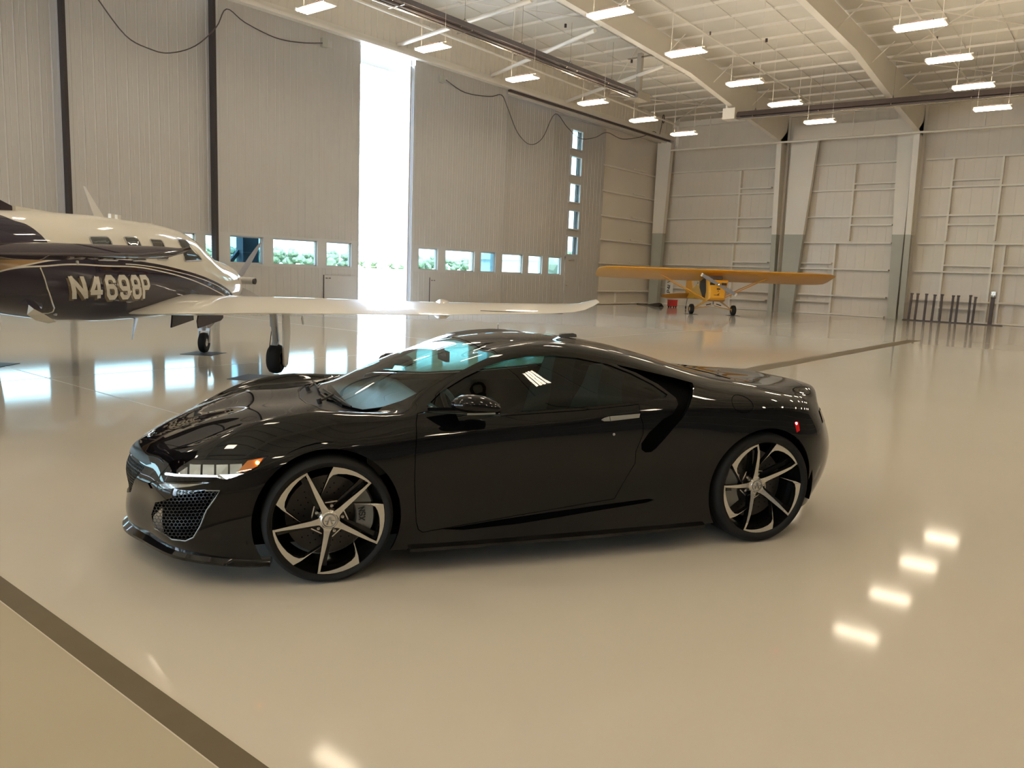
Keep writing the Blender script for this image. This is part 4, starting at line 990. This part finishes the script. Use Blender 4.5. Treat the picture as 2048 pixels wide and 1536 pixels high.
# livery as a procedural pattern of the fuselage's own coordinates
def livery():
    m = mat('aircraft_livery', (.7, .67, .6), .4, spec=0, coat=.75); n = m.node_tree; b = n.nodes['Principled BSDF']
    tc = n.nodes.new('ShaderNodeTexCoord'); sx = n.nodes.new('ShaderNodeSeparateXYZ'); n.links.new(tc.outputs['Object'], sx.inputs[0])
    X, Z = sx.outputs[0], sx.outputs[2]
    def op(o, a, c):
        k = n.nodes.new('ShaderNodeMath'); k.operation = o
        for i, v in enumerate((a, c)):
            if v is None: continue
            if isinstance(v, (int, float)): k.inputs[i].default_value = v
            else: n.links.new(v, k.inputs[i])
        return k.outputs[0]
    def curve(src, pts, lo, hi, vlo, vhi):
        t = op('DIVIDE', op('SUBTRACT', src, lo), hi - lo); c = n.nodes.new('ShaderNodeFloatCurve'); n.links.new(t, c.inputs['Value'])
        cv = c.mapping.curves[0]; P = [((p - lo) / (hi - lo), (q - vlo) / (vhi - vlo)) for p, q in pts]
        while len(cv.points) < len(P): cv.points.new(.5, .5)
        for k, p in enumerate(P): cv.points[k].location = p
        c.mapping.update(); return op('ADD', op('MULTIPLY', c.outputs[0], vhi - vlo), vlo)
    L = curve(X, [(-4.6, 1.20), (-4.34, 1.34), (-4.11, 1.42), (-3.87, 1.46), (-3.47, 1.48), (-3.09, 1.5), (-2.37, 1.49), (-1.59, 1.48), (-.92, 1.43), (-.15, 1.35), (.74, 1.22), (1.42, 1.10), (2.4, .92), (4, .6)], -4.6, 4, .5, 2.2)
    Uc = curve(X, [(-4.6, 1.20), (-4.34, 1.34), (-4.0, 1.44), (-3.7, 1.495), (-3.29, 1.545), (-2.67, 1.562), (-1.95, 1.57), (-1.33, 1.55), (-.36, 1.475), (.81, 1.34), (1.86, 1.16), (2.34, 1.05), (3.0, .86), (4, .6)], -4.6, 4, .5, 2.2)
    Gt = curve(X, [(-4.6, 1.50), (-4.33, 1.54), (-4.1, 1.57), (-3.86, 1.58), (-3.38, 1.59), (-2.71, 1.585), (-2.3, 1.57), (4, 1.4)], -4.6, 4, .5, 2.2)
    T = curve(Z, [(1.4, -3.15), (1.6, -3.30), (1.71, -3.37), (1.82, -3.45), (1.89, -3.53), (1.92, -3.65), (2.2, -3.8)], 1.4, 2.2, -4.5, -3)
    col = {'w': (.74, .71, .64, 1), 'n': (.020, .015, .032, 1), 'g': (.36, .23, .11, 1)}
    cur = None
    def layer(mask, c):
        nonlocal cur
        k = n.nodes.new('ShaderNodeMixRGB'); n.links.new(mask, k.inputs[0]); k.inputs[2].default_value = col[c]
        if cur is None: k.inputs[1].default_value = col['w']
        else: n.links.new(cur, k.inputs[1])
        cur = k.outputs[0]
    lt = lambda a, c: op('LESS_THAN', a, c); gt = lambda a, c: op('GREATER_THAN', a, c); mul = lambda a, c: op('MULTIPLY', a, c); add = lambda a, c: op('ADD', a, c)
    layer(mul(lt(X, T), gt(Z, 1.55)), 'n')
    layer(mul(lt(X, -3.95), lt(Z, 1.6)), 'n')
    layer(mul(lt(X, -2.5), lt(Z, add(Gt, .016))), 'w')
    layer(mul(lt(X, -2.62), lt(Z, Gt)), 'g')
    layer(lt(Z, add(Uc, .016)), 'w')
    layer(lt(Z, Uc), 'n')
    layer(mul(mul(gt(Z, op('SUBTRACT', Uc, .052)), lt(Z, op('SUBTRACT', Uc, .040))), gt(X, -1.9)), 'w')
    layer(lt(Z, add(L, .016)), 'w')
    layer(lt(Z, L), 'n')
    n.links.new(cur, b.inputs['Base Color']); return m
LIV = livery()
secs = []
xs = list(np.linspace(-7.2, 3.6, 110)) + list(np.linspace(3.63, 3.99, 12))
for x in xs:
    zc, h, w_ = fsec(x); s_ = []
    for k in range(48):
        a = 2 * PI * k / 48; ca, sa = math.cos(a), math.sin(a)
        s_.append((x, w_ * math.copysign(abs(ca) ** (2 / FE), ca), zc + h * math.copysign(abs(sa) ** (2 / FE), sa)))
    secs.append(s_)
MB().loft(secs).obj('fuselage', LIV, ac, 50)
# dorsal ridge and fin
def finsec(z, x0, x1, t): return [(x0, 0, z), ((x0 * .7 + x1 * .3), t, z), (x1, 0, z), ((x0 * .7 + x1 * .3), -t, z)]
MB().prism([(-1.7, 2.06), (-3.04, 2.085), (-3.04, 1.9), (-1.7, 1.95)], lambda a, b, k: (a, (-.035, .035)[k], b)).obj('dorsal_ridge', M['pwhite'], ac)
MB().loft([finsec(1.9, -3.0, -6.9, .05), finsec(2.085, -3.04, -6.95, .05), finsec(2.5, -4.9, -7.1, .05), finsec(3.4, -6.2, -7.4, .03)]).obj('vertical_fin', M['brownnavy'], ac, 30)
# windows
def win(poly, name='cabin_window', m='aglass', off=.006):
    P = []
    n = len(poly)
    for i in range(n):
        a, b, c = Vector(poly[i - 1]), Vector(poly[i]), Vector(poly[(i + 1) % n])
        for t in (0, .25, .5, .75, 1):
            p = b + (a - b).normalized() * .05 * (1 - t); q = b + (c - b).normalized() * .05 * t; P.append(p * (1 - t) + q * t)
    mb = MB(); cen = sum(P, Vector((0, 0))) / len(P); rings = []
    for s in (1, .5): rings.append([fside(cen.x + (p.x - cen.x) * s, cen.y + (p.y - cen.y) * s, off) for p in P])
    N_ = len(P); v = rings[0] + rings[1] + [fside(cen.x, cen.y, off)]
    f = [(i, (i + 1) % N_, N_ + (i + 1) % N_, N_ + i) for i in range(N_)] + [(N_ + i, N_ + (i + 1) % N_, 2 * N_) for i in range(N_)]
    o = mb.add(v, f).obj(name, M[m], ac, 60)
    fr = MB().tube([fside(p.x, p.y, off) for p in P] + [fside(P[0].x, P[0].y, off)], .008, 5, cap=False).obj('window_seal', M['gear'], o)
    return o
win([(-2.585, 1.812), (-2.14, 1.829), (-2.08, 1.56), (-2.56, 1.56)])
win([(-1.755, 1.845), (-1.39, 1.85), (-1.32, 1.57), (-1.74, 1.56)])
win([(-1.02, 1.846), (-.62, 1.851), (-.62, 1.590), (-1.015, 1.592)])
win([(-.03, 1.883), (.31, 1.893), (.66, 1.60), (-.08, 1.578)], 'cockpit_window')
ws = MB(); q = []
for x in np.linspace(.80, 1.62, 8):
    zc, h, w_ = fsec(x); r_ = []
    for k in range(15):
        a = math.radians(50 + 80 * k / 14); ca, sa = math.cos(a), math.sin(a)
        r_.append((x, (w_ + .004) * math.copysign(abs(ca) ** (2 / FE), ca), zc + (h + .004) * abs(sa) ** (2 / FE)))
    q.append(r_)
ws.loft(q, cap=False, closed=False).obj('windshield', M['aglass'], ac, 60)
MB().bar((.70, 0, 2.07), (1.65, 0, 1.78), .03).obj('windshield_post', M['pwhite'], ac)
# hatch outline, access studs, cowl details
MB().tube([fside(x, z, .001) for x, z in ((-3.563, 1.47), (-3.49, 1.37), (-3.411, 1.273), (-3.29, 1.18), (-3.179, 1.109), (-3.05, 1.045), (-2.985, 1.005), (-3.0, .985), (-3.09, .985), (-3.2, 1.0))], .008, 5).obj('door_outline', M['pwhite'], ac)
for x, z in ((-2.95, 1.53), (-2.87, .97)): MB().tube([fside(x, z, -.01), fside(x, z, .012)], .02, 10).obj('fuselage_stud', M['gear'], ac)
MB().tube([(-.02, 0, 2.05), (-.02, 0, 2.05)], .01)
# registration
GL = {'N': [[(0, 0), (0, 1)], [(-.02, .97), (.66, .03)], [(.64, 0), (.64, 1)]],
      '4': [[(.52, 0), (.48, 1)], [(.40, .98), (0, .30)], [(-.04, .27), (.72, .27)]],
      '6': [[(.62, .76), (.62, .85), (.48, 1), (.15, 1), (0, .85), (0, .15), (.15, 0), (.48, 0), (.62, .15), (.62, .42), (.48, .56), (0, .56)]],
      '9': [[(0, .24), (0, .15), (.15, 0), (.48, 0), (.62, .15), (.62, .85), (.48, 1), (.15, 1), (0, .85), (0, .58), (.15, .44), (.62, .44)]],
      '8': [[(.15, 0), (.48, 0), (.62, .15), (.62, .40), (.50, .52), (.60, .64), (.60, .85), (.46, 1), (.15, 1), (.02, .85), (.02, .64), (.12, .52), (0, .40), (0, .15), (.15, 0)], [(.12, .52), (.5, .52)]],
      'P': [[(0, 0), (0, 1), (.46, 1), (.60, .86), (.60, .60), (.46, .46), (0, .46)]],
      'V': [[(0, 1), (.3, 0), (.6, 1)]], 'I': [[(0, 0), (.12, 1)]], 'L': [[(0, 1), (0, 0), (.6, 0)]]}
def stroke(ch, place, wk, mb, t):
    for st in GL[ch]:
        n = len(st); nl = []
        for i in range(n):
            p = Vector(st[i]); dd = []
            if i > 0: dd.append((p - Vector(st[i - 1])).normalized())
            if i < n - 1: dd.append((Vector(st[i + 1]) - p).normalized())
            ns = [Vector((-d.y, d.x)) for d in dd]
            if len(ns) == 2 and (ns[0] + ns[1]).length > .3:
                m_ = (ns[0] + ns[1]).normalized(); m_ = m_ / max(.45, m_.dot(ns[0])); e = Vector((0, 0))
            else: m_ = ns[0]; e = Vector((0, 0))
            if i == 0: e = -dd[0] * wk * (.5 if ch in 'PV' else .12)
            if i == n - 1: e = dd[-1] * wk * .12
            nl.append((p + e + m_ * wk / 2, p + e - m_ * wk / 2))
        for i in range(n - 1):
            sub = 3
            for k in range(sub):
                q = []
                for (tt, sd) in ((k / sub, 0), ((k + 1) / sub, 0), ((k + 1) / sub, 1), (k / sub, 1)):
                    p = nl[i][sd] * (1 - tt) + nl[i + 1][sd] * tt; q.append(p)
                top = [place(p.x, p.y, t) for p in q]; bot = [place(p.x, p.y, 0) for p in q]
                mb.add(top + bot, [(0, 1, 2, 3), (7, 6, 5, 4), (0, 4, 5, 1), (1, 5, 6, 2), (2, 6, 7, 3), (3, 7, 4, 0)])
REG = {0: ((-3.10, 1.405), (-2.86, 1.118), .205, .64), 1: ((-2.735, 1.401), (-2.56, 1.11), .215, .72), 2: ((-2.42, 1.396), (-2.195, 1.104), .175, .62),
       3: ((-2.115, 1.396), (-1.89, 1.098), .185, .62), 4: ((-1.81, 1.394), (-1.575, 1.092), .175, .62), 5: ((-1.535, 1.393), (-1.30, 1.090), .165, .60)}
def regtext(dx, dz, off, wk, m, t, name):
    for k, ch in enumerate('N4698P'):
        (xt, zt_), (xb, zb), wd_, un = REG[k]; hh_ = zt_ - zb; mg = .095
        mb = MB(); stroke(ch, lambda u, v, tt: fside(xb + (xt - xb) * (mg + v * (1 - 2 * mg)) + wd_ * u / un + dx, zb + dz + hh_ * (mg + v * (1 - 2 * mg)), off + tt), wk, mb, t); mb.obj(name, M[m], ac)
regtext(-.020, -.018, .0005, .30, 'letter', .0010, 'letter_outline')
regtext(-.026, -.020, .0018, .235, 'shadow', .0010, 'letter_shadow')
regtext(.002, .002, .0032, .28, 'letter', .0010, 'letter_outline')
regtext(0, 0, .0046, .235, 'pwhite', .0012, 'registration_letter')
# wings
def airfoil(xl, xt, y, zt, th, n=14):
    c = xl - xt; up = []; lo = []
    for k in range(n + 1):
        t = (1 - math.cos(PI * k / n)) / 2; e = 5 * th * (.2969 * t ** .5 - .126 * t - .3516 * t * t + .2843 * t ** 3 - .1015 * t ** 4)
        z = zt + .02 * (1 - t); up.append((xl - c * t, y, z + e * 1.4)); lo.append((xl - c * t, y, z - e * .72))
    return up + lo[-2:0:-1]
for s, lab in ((-1, None), (1, None)):
    st = [(.45, 1.0, -1.46, .905, .275), (.66, .97, -1.38, .90, .268), (.78, .95, -1.22, .895, .266), (.92, .93, -1.06, .893, .262), (1.12, .90, -.95, .90, .258), (2.0, .83, -.85, .935, .225), (4.25, .66, -.72, .985, .17), (5.9, .52, -.60, 1.06, .12), (6.15, .46, -.59, 1.085, .10), (6.3, .36, -.57, 1.12, .07), (6.42, .16, -.56, 1.18, .04), (6.5, -.12, -.55, 1.235, .015)]
    wg = MB().loft([airfoil(a, b, s * y, z, t) for y, a, b, z, t in st]).obj('wing', M['pwhite'], ac, 40)
    MB().box((-.55, s * 4.85, 1.052), (-.545, s * 6.0, 1.060)).obj('aileron_gap', M['letter'], wg)
    r = .155; pod = MB().lathe([(0, .30), (.08, .27), (.13, .18), (r, .02), (.14, -.2), (.08, -.5), (.01, -.72)], 24, 0, (.45, s * 4.27, 1.005)).obj('radar_pod' if s < 0 else 'wing_pod', M['pwhite'], ac, 60)
    # main gear
    W = .19; yw = s * 1.875; 
    wx = .07
    if s > 0: yw = 2.16; wx = -.15
    g = MB().tube([(-.10, yw, .90), (-.06, yw, .70)], .045, 10).tube([(-.06, yw, .70), (.03, yw, .42)], .032, 10).tube([(.02, yw + .02, .44), (wx, yw + .06, .22)], .03, 8).bar((-.06, yw - .03, .88), (.12, yw - .02, .46), .03, .07).bar((.0, yw, .45), (.10, yw, .40), .08, .07)
    gl = g.obj('main_gear_leg', M['gear'], ac, 50)
    MB().tube([(.02, yw + .05, .62), (-.05, yw + .05, .46), (-.12, yw + .05, .30), (-.13, yw + .05, .2), (-.08, yw + .04, .12)], .006, 5).obj('brake_hose', M['letter'], gl)
    MB().lathe([(.085, -.08), (.16, -.10), (.198, -.075), (.214, -.03), (.214, .03), (.198, .075), (.16, .10), (.085, .08)], 40, 1, (wx, yw, .215), closed=True).obj('main_tyre', M['tyre'], gl, 40)
    MB().lathe([(0, -.05), (.04, -.055), (.085, -.045), (.09, .045), (.04, .055), (0, .05)], 24, 1, (wx, yw, .198)).obj('wheel_hub', M['gear'], gl, 40)
    MB().prism([(.02, .90), (.38, .90), (.42, .60), (.36, .32), (.28, .12), (.16, .08), (.06, .14), (.03, .5)], lambda a, b, k: (a, yw + .115 * s + (-.012, .012)[k] + (.0), b)).obj('gear_door', M['pwhite'], ac)
    # stabiliser
    MB().loft([airfoil(-3.95, -4.95, s * .3, 1.575, .17), airfoil(-4.1, -4.93, s * 1.2, 1.595, .14), airfoil(-4.3, -4.9, s * 2.1, 1.625, .10), airfoil(-4.42, -4.88, s * 2.27, 1.65, .05), airfoil(-4.5, -4.7, s * 2.36, 1.68, .02)]).obj('stabiliser', M['brownnavy'], ac, 40)
for yy in (-2.45, -5.1): MB().bar((-.78, yy, .90), (-.70, yy, .80), .015, .04).obj('flap_hinge', M['gear'], ac)
# nose gear with doors
g = MB().tube([(2.42, 0, .85), (2.43, 0, .52)], .035, 10).tube([(2.43, 0, .55), (2.47, .0, .40)], .05, 10).tube([(2.46, -.085, .40), (2.44, -.09, .17)], .02, 8).tube([(2.46, .085, .40), (2.44, .09, .17)], .02, 8).bar((2.46, -.1, .40), (2.46, .1, .40), .05, .05)
ng = g.obj('nose_gear_leg', M['gear'], ac, 50)
MB().lathe([(.075, -.055), (.13, -.065), (.165, -.05), (.175, -.015), (.175, .015), (.165, .05), (.13, .065), (.075, .055)], 40, 1, (2.44, 0, .175), closed=True).obj('nose_tyre', M['tyre'], ng, 40)
MB().lathe([(0, -.05), (.04, -.058), (.075, -.045), (.075, .045), (.04, .058), (0, .05)], 24, 1, (2.44, 0, .175)).obj('wheel_hub', M['silver'], ng, 40)
MB().prism([(1.55, .77), (2.7, .78), (2.72, .60), (2.6, .56), (1.5, .50), (1.46, .62)], lambda a, b, k: (a, -.24 + (-.01, .01)[k], b)).obj('nose_gear_door', M['brownnavy'], ac)
MB().prism([(.55, .77), (1.4, .77), (1.4, .64), (.50, .58)], lambda a, b, k: (a, -.20 + (-.01, .01)[k], b)).obj('nose_gear_door', M['navy'], ac)
# antennas, skid, tube
MB().loft([[(-1.58, -.006, 2.44), (-1.55, .006, 2.44), (-1.52, 0, 2.44)], [(-1.35, -.02, 2.07), (-1.2, .02, 2.07), (-1.02, 0, 2.07)]]).obj('blade_antenna', M['pwhite'], ac)
for x in (-.86, -.68): MB().box((x - .05, -.02, 2.07), (x + .05, .02, 2.155)).obj('stub_antenna', M['pwhite'], ac)
for x in (.15, .35): MB().box((x - .05, -.03, 2.06), (x + .05, .03, 2.10)).obj('roof_vent', M['pwhite'], ac)
MB().loft([[(-.62, -.112, .49), (-.58, -.10, .49), (-.60, -.09, .49)], [(-.52, -.13, .80), (-.36, -.10, .80), (-.44, -.07, .80)]]).obj('ventral_antenna', M['gear'], ac)
MB().loft([[(-3.5, -.43, 1.06), (-3.5, -.38, 1.10), (-3.5, -.36, 1.0)], [(-3.3, -.44, .985), (-3.3, -.30, .99), (-3.3, -.33, .93)], [(-3.05, -.40, .90), (-3.05, -.30, .93), (-3.05, -.32, .88)]]).obj('strake', M['pwhite'], ac)
MB().lathe([(0, 0), (0, 0)], 3)
# exhaust, propeller and spinner
ex = MB().tube([(3.30, -.34, 1.26), (3.36, -.45, 1.26), (3.42, -.56, 1.255), (3.42, -.60, 1.25)], [.07, .07, .068, .062], 16).obj('exhaust_stack', M['gear'], ac, 60)
MB().tube([(3.405, -.585, 1.25), (3.40, -.625, 1.248)], .055, 16).obj('exhaust_mouth', M['letter'], ex)
MB().lathe([(0, .42), (.05, .37), (.10, .25), (.14, .08), (.15, 0)], 24, 0, (3.98, 0, 1.14)).obj('spinner', M['chrome'], ac, 60)
prp = []
for k in range(4):
    a = math.radians(58 + 90 * k); d = Vector((0, -math.cos(a), math.sin(a))); e = Vector((0, d.z, -d.y)); c = Vector((4.12, 0, 1.14)); secs = []
    for r, wd_, tw in ((.12, .05, .6), (.3, .10, .8), (.6, .12, .9), (.85, .10, 1.0), (1.0, .06, 1.1)):
        h = (e * math.cos(tw) + Vector((1, 0, 0)) * math.sin(tw)); t = h.cross(d)
        secs.append([tuple(c + d * r + h * wd_), tuple(c + d * r + t * .012), tuple(c + d * r - h * wd_), tuple(c + d * r - t * .012)])
    MB().loft(secs).obj('propeller_blade', M['prop'], ac, 50)
MB().box((2.9, -.47, 1.20), (2.905, -.40, 1.32)).box((3.15, -.42, 1.18), (3.155, -.36, 1.31)).obj('cowl_latch', M['letter'], ac)
# drip mats under the wheels
def drip(lab, c, s, rz, name='drip_mat', m='mat_'):
    t = MB().box((-s, -s, 0), (s, s, .004)).obj(name, M[m]); t.location = c; t.rotation_euler = (0, 0, rz); return tag(t, lab, 'mat', 'black mats under the aircraft wheels')
def acw(x, y): c, s = math.cos(PP[2]), math.sin(PP[2]); return (PP[0] + c * x - s * y, PP[1] + s * x + c * y, .0016)
drip('square black mat under the aircraft nose wheel', (-12.76, 7.30, .0016), .28, math.radians(32))
drip('square black mat under the right main wheel behind the car hood', (-9.68, 6.33, .0016), .29, math.radians(28))
drip('square black mat under the left main wheel at the left picture edge', acw(-.05, 2.2), .29, PP[2])

# ============================================================ THE YELLOW HIGH-WING
cx, cy, cz = -15.80793239, 34.14439432, -0.895
cb = thing('light_aircraft', 'yellow high-wing tailwheel aircraft parked by the back wall', 'airplane', (cx, cy, .006), cz)
def af2(x0, x1, y, z, th): return [(p[0], y, p[2] - .07 + .26 * (p[0] - .45)) for p in airfoil(x0, x1, y, z, th, 8)]
wst = [(-5.37, .35, -.55, 2.0, .02), (-5.30, .60, -.85, 1.99, .07), (-5.0, .80, -.95, 1.98, .14), (-4.4, .86, -.98, 1.97, .17), (4.4, .86, -.98, 1.97, .17), (5.0, .80, -.95, 1.98, .14), (5.30, .60, -.85, 1.99, .07), (5.37, .35, -.55, 2.0, .02)]
MB().loft([af2(a, b, y, z - .02, t) for y, a, b, z, t in wst]).obj('wing', M['yellow'], cb, 40)
def fb(x, zb, zt, w_, wt=None): wt = wt if wt is not None else w_; return [(x, -w_, zb), (x, w_, zb), (x, w_ * 1.03, (zb + zt) / 2), (x, wt, zt), (x, -wt, zt), (x, -w_ * 1.03, (zb + zt) / 2)]
MB().loft([fb(.25, .62, 1.60, .36), fb(-.3, .62, 1.92, .36, .34), (fb(-1.2, .66, 1.90, .34, .30)), fb(-2.4, .68, 1.50, .26, .12), fb(-4.2, .62, 1.05, .14, .05), fb(-5.4, .56, .80, .05, .02)]).obj('fuselage', M['yellow'], cb, 25)
cw = MB().loft([fb(.25, .62, 1.60, .37, .42), fb(.50, .62, 1.60, .40, .47), fb(.78, .70, 1.57, .37, .47), fb(.86, .80, 1.52, .30, .42)]).obj('engine_cowl', M['yellow'], cb, 35)
for y in (-.26, .26):
    MB().box((.84, y - .11, 1.36), (.875, y + .11, 1.47)).obj('cooling_inlet', M['letter'], cb)
MB().box((.85, -.05, 1.16), (.875, .10, 1.22)).box((.85, .0, 1.08), (.873, .04, 1.12)).obj('cowl_slot', M['letter'], cb)
MB().bar((.86, -.16, .92), (.866, .08, .92), .03, .02).bar((.86, -.02, .92), (.866, .08, 1.0), .05, .02).obj('nose_marking', M['letter'], cb)
MB().tube([(.6, -.1, .62), (.68, -.12, .50)], .03, 8).obj('exhaust_pipe', M['prop'], cb)
MB().loft([[(.25, -.34, 1.60), (.25, .34, 1.60)], [(-.15, -.33, 1.96), (-.15, .33, 1.96)]], cap=False, closed=False).obj('windshield', M['aglass'], cb)
MB().loft([[(.27, -.33, 1.62), (.27, .33, 1.62)], [(-.08, -.36, 2.02), (-.08, .36, 2.02)], [(-.5, -.36, 2.075), (-.5, .36, 2.075)]], cap=False, closed=False).obj('cockpit_cover', M['prop'], cb)
for s in (1, -1):
    MB().prism([(.20, 1.05), (.20, 1.58), (-.12, 1.90), (-1.0, 1.86), (-1.1, 1.20), (-.4, .78), (0, .70)], lambda a, b, k: (a, s * (.365, .375)[k], b)).obj('door_opening' if s < 0 else 'side_window', M['letter'] if s < 0 else M['aglass'], cb)
    MB().bar((.1, s * .37, .72), (.05, s * 2.75, 1.90), .07, .04).bar((-.55, s * .37, .72), (-.55, s * 2.75, 1.88), .06, .03).obj('wing_strut', M['yellow2'], cb)
    lg = MB().prism([(.45, .64), (-.25, .64), (.05, .27), (.15, .25)], lambda a, b, k: (a, s * (.30 + (.64 - b) * 1.45 + (0, .03)[k]), b)).obj('gear_leg', M['yellow'], cb)
    MB().bar((.1, s * .06, .42), (.1, s * .86, .24), .03).obj('axle_strut', M['yellow2'], cb)
    MB().bar((.28, s * .12, .50), (.28, s * .34, .44), .05, .04).obj('shock_cord', M['letter'], cb)
    MB().lathe([(.09, -.08), (.17, -.10), (.22, -.075), (.235, 0), (.22, .075), (.17, .10), (.09, .08)], 28, 1, (.10, s * .96, .235), closed=True).obj('main_wheel', M['tyre'], cb, 40)
    MB().lathe([(0, -.07), (.09, -.075), (.09, .075), (0, .07)], 16, 1, (.10, s * .96, .235)).obj('wheel_hub', M['yellow2'], cb, 40)
    MB().loft([[(x, s * y, z + dz + .38 * (x + 5)) for x, dz in ((a, 0), ((a + b) / 2, .03), (b, 0), ((a + b) / 2, -.03))] for y, a, b, z in ((.03, -4.55, -5.35, .70), (.6, -4.6, -5.4, .70), (1.1, -4.75, -5.4, .70), (1.42, -4.95, -5.25, .70))]).obj('stabiliser', M['yellow2'], cb, 40)
MB().prism([(-4.0, .95), (-4.6, 1.60), (-5.1, 1.85), (-5.5, 1.80), (-5.75, 1.5), (-5.85, .95), (-5.6, .55), (-5.4, .55)], lambda a, b, k: (a, (-.02, .02)[k], b)).obj('tail_fin', M['yellow2'], cb)
MB().lathe([(.02, -.02), (.08, -.02), (.08, .02), (.02, .02)], 14, 1, (-5.6, 0, .08), closed=True).obj('tail_wheel', M['tyre'], cb)
MB().bar((-5.35, 0, .56), (-5.6, 0, .1), .04, .015).obj('tail_spring', M['prop'], cb)
lg_ = MB(); 
MB().lathe([(0, -.381), (.13, -.380), (.13, -.374)], 20, 1, (-1.45, 0, 1.42)).obj('logo_disc', M['pwhite'], cb)
MB().lathe([(0, -.387), (.07, -.386), (.07, -.380)], 10, 1, (-1.46, 0, 1.42)).obj('logo_mark', M['letter'], cb)
hub = Vector((.97, 0, 1.38)); ang = math.radians(-28); pb = []
for s in (1, -1):
    d = Vector((0, s * math.cos(ang), s * math.sin(ang))); e = Vector((0, -d.z, d.y)); secs = []
    for r, w_, tw in ((.0, .05, .3), (.25, .07, .4), (.6, .085, .25), (.92, .06, .15)):
        h = e * math.cos(tw) + Vector((1, 0, 0)) * math.sin(tw) * s; t = h.cross(d)
        secs.append([tuple(hub + d * r + h * w_), tuple(hub + d * r + t * .015), tuple(hub + d * r - h * w_), tuple(hub + d * r - t * .015)])
    bl = MB().loft(secs).obj('propeller_blade', M['prop'], cb, 50)
    t0 = hub + d * .90
    MB().bar(t0 - d * .05, t0 + d * .025, .15, .03, up=(1, 0, 0)).obj('blade_tip', M['pwhite'], bl)
MB().lathe([(0, .12), (.05, .10), (.075, 0), (.075, -.08)], 16, 0, tuple(hub)).obj('propeller_hub', M['chrome'], cb, 60)
def cbw(x, y): c, s = math.cos(cz), math.sin(cz); return (cx + c * x - s * y, cy + s * x + c * y, .0016)
drip('small black tray under the left-hand wheel of the yellow aircraft', cbw(.12, -.96), .27, cz)
drip('small black tray under the right-hand wheel of the yellow aircraft', cbw(.12, .96), .27, cz)

# ============================================================ SMALL THINGS BY THE BACK WALL
rk = thing('stanchion_rack', 'row of upright dark brown posts on a base by the back wall column', 'stand', (-9.4, 42.35, 0))
MB().box((-.15, -.16, 0), (4.05, .16, .04)).obj('base', M['dark'], rk)
for k, x in enumerate((.1, .38, .78, 1.12, 1.46, 1.92, 2.14, 2.66, 2.84, 3.55)):
    w_ = .16 if k == 9 else .09
    o = MB().box((x - w_ / 2, -.05, .04), (x + w_ / 2, .05, 1.30)).box((x - w_ / 2 - .01, -.06, 1.26), (x + w_ / 2 + .02, .06, 1.33)).obj('post', M['dark'], rk)
    o.rotation_euler = (0, (.06, .04, .01, .05, .0, .03, .02, -.01, .04, .02)[k] * .5, 0)
p = on(1347, 614, 2, .0); p = Vector((-21.2, 39.9, 0))
rc = thing('red_cart', 'red boxy cart on the floor behind the yellow aircraft tail', 'cart', (-20.75, 39.75, 0), -.6)
MB().box((-.2, -.2, .06), (.2, .2, .40)).obj('body', M['red'], rc); MB().box((-.21, -.21, .38), (.21, .21, .42)).obj('lid', M['red'], rc)
for a in ((-.13, -.15), (.13, -.15), (-.13, .15), (.13, .15)): MB().lathe([(0, -.02), (.05, -.02), (.05, .02), (0, .02)], 12, 0, (a[0], a[1], .05)).obj('wheel', M['tyre'], rc)
tw = thing('tow_bar', 'low black tow bar lying left of the red cart', 'tow bar', (-21.35, 39.35, 0), -.65)
MB().loft([[(-1.6, -.02, .02), (-1.6, .02, .02), (-1.6, 0, .05)], [(-.7, -.12, .01), (-.7, .12, .01), (-.7, 0, .16)], [(.0, -.16, .01), (.0, .16, .01), (.0, 0, .22)], [(.3, -.16, .01), (.3, .16, .01), (.3, 0, .2)]]).obj('frame', M['satin'], tw)
MB().tube([(-3.2, 0, .03), (-1.5, 0, .03)], .02, 6).obj('handle_bar', M['satin'], tw)
sg = thing('wall_sign', 'narrow white sign with black sideways lettering behind the yellow tail', 'sign', (-22.95, YB - .2, .50))
MB().box((-.08, -.02, -.02), (.42, 0, 1.10)).obj('board', M['pwhite'], sg)
for k, ch in enumerate('LP4IV'):
    mb = MB(); z0 = .04 + k * .2
    stroke(ch, lambda u, v, t: (.06 + .2 * (1 - v) * .9, -.021 - t, z0 + .15 * u / .64), .2, mb, .004); mb.obj('letter', M['letter'], sg)
for (u, v) in ((1239, 614),):
    pass
bxs = [((1987, 589), 'small grey switch box on the back wall right of the posts')]
q = on(1987, 587, 1, YB - .2); o = MB().box((q.x - .09, YB - .2, q.z - .09), (q.x + .09, YB - .05, q.z + .09)).box((q.x - .015, YB - .16, .1), (q.x + .015, YB - .12, q.z - .09)).obj('switch_box', M['galv']); tag(o, bxs[0][1], 'switch box')
q = on(1810, 545, 1, YB - .6); o = MB().box((q.x - .07, YB - .7, q.z - .08), (q.x + .07, YB - .58, q.z + .08)).obj('alarm_box', M['white']); tag(o, 'small white box mounted on the grey foot of the second column', 'switch box')
hc = thing('hook', 'dark coiled cable hook hanging from the pipe by the door corner', 'hook', tuple(on(1327, 238, 0, -22.3)))
MB().tube([(0, .1 * math.cos(a), .22 * math.sin(a)) for a in np.linspace(0, 2 * PI, 17)], .025, 6, cap=False).obj('coil', M['dark'], hc)
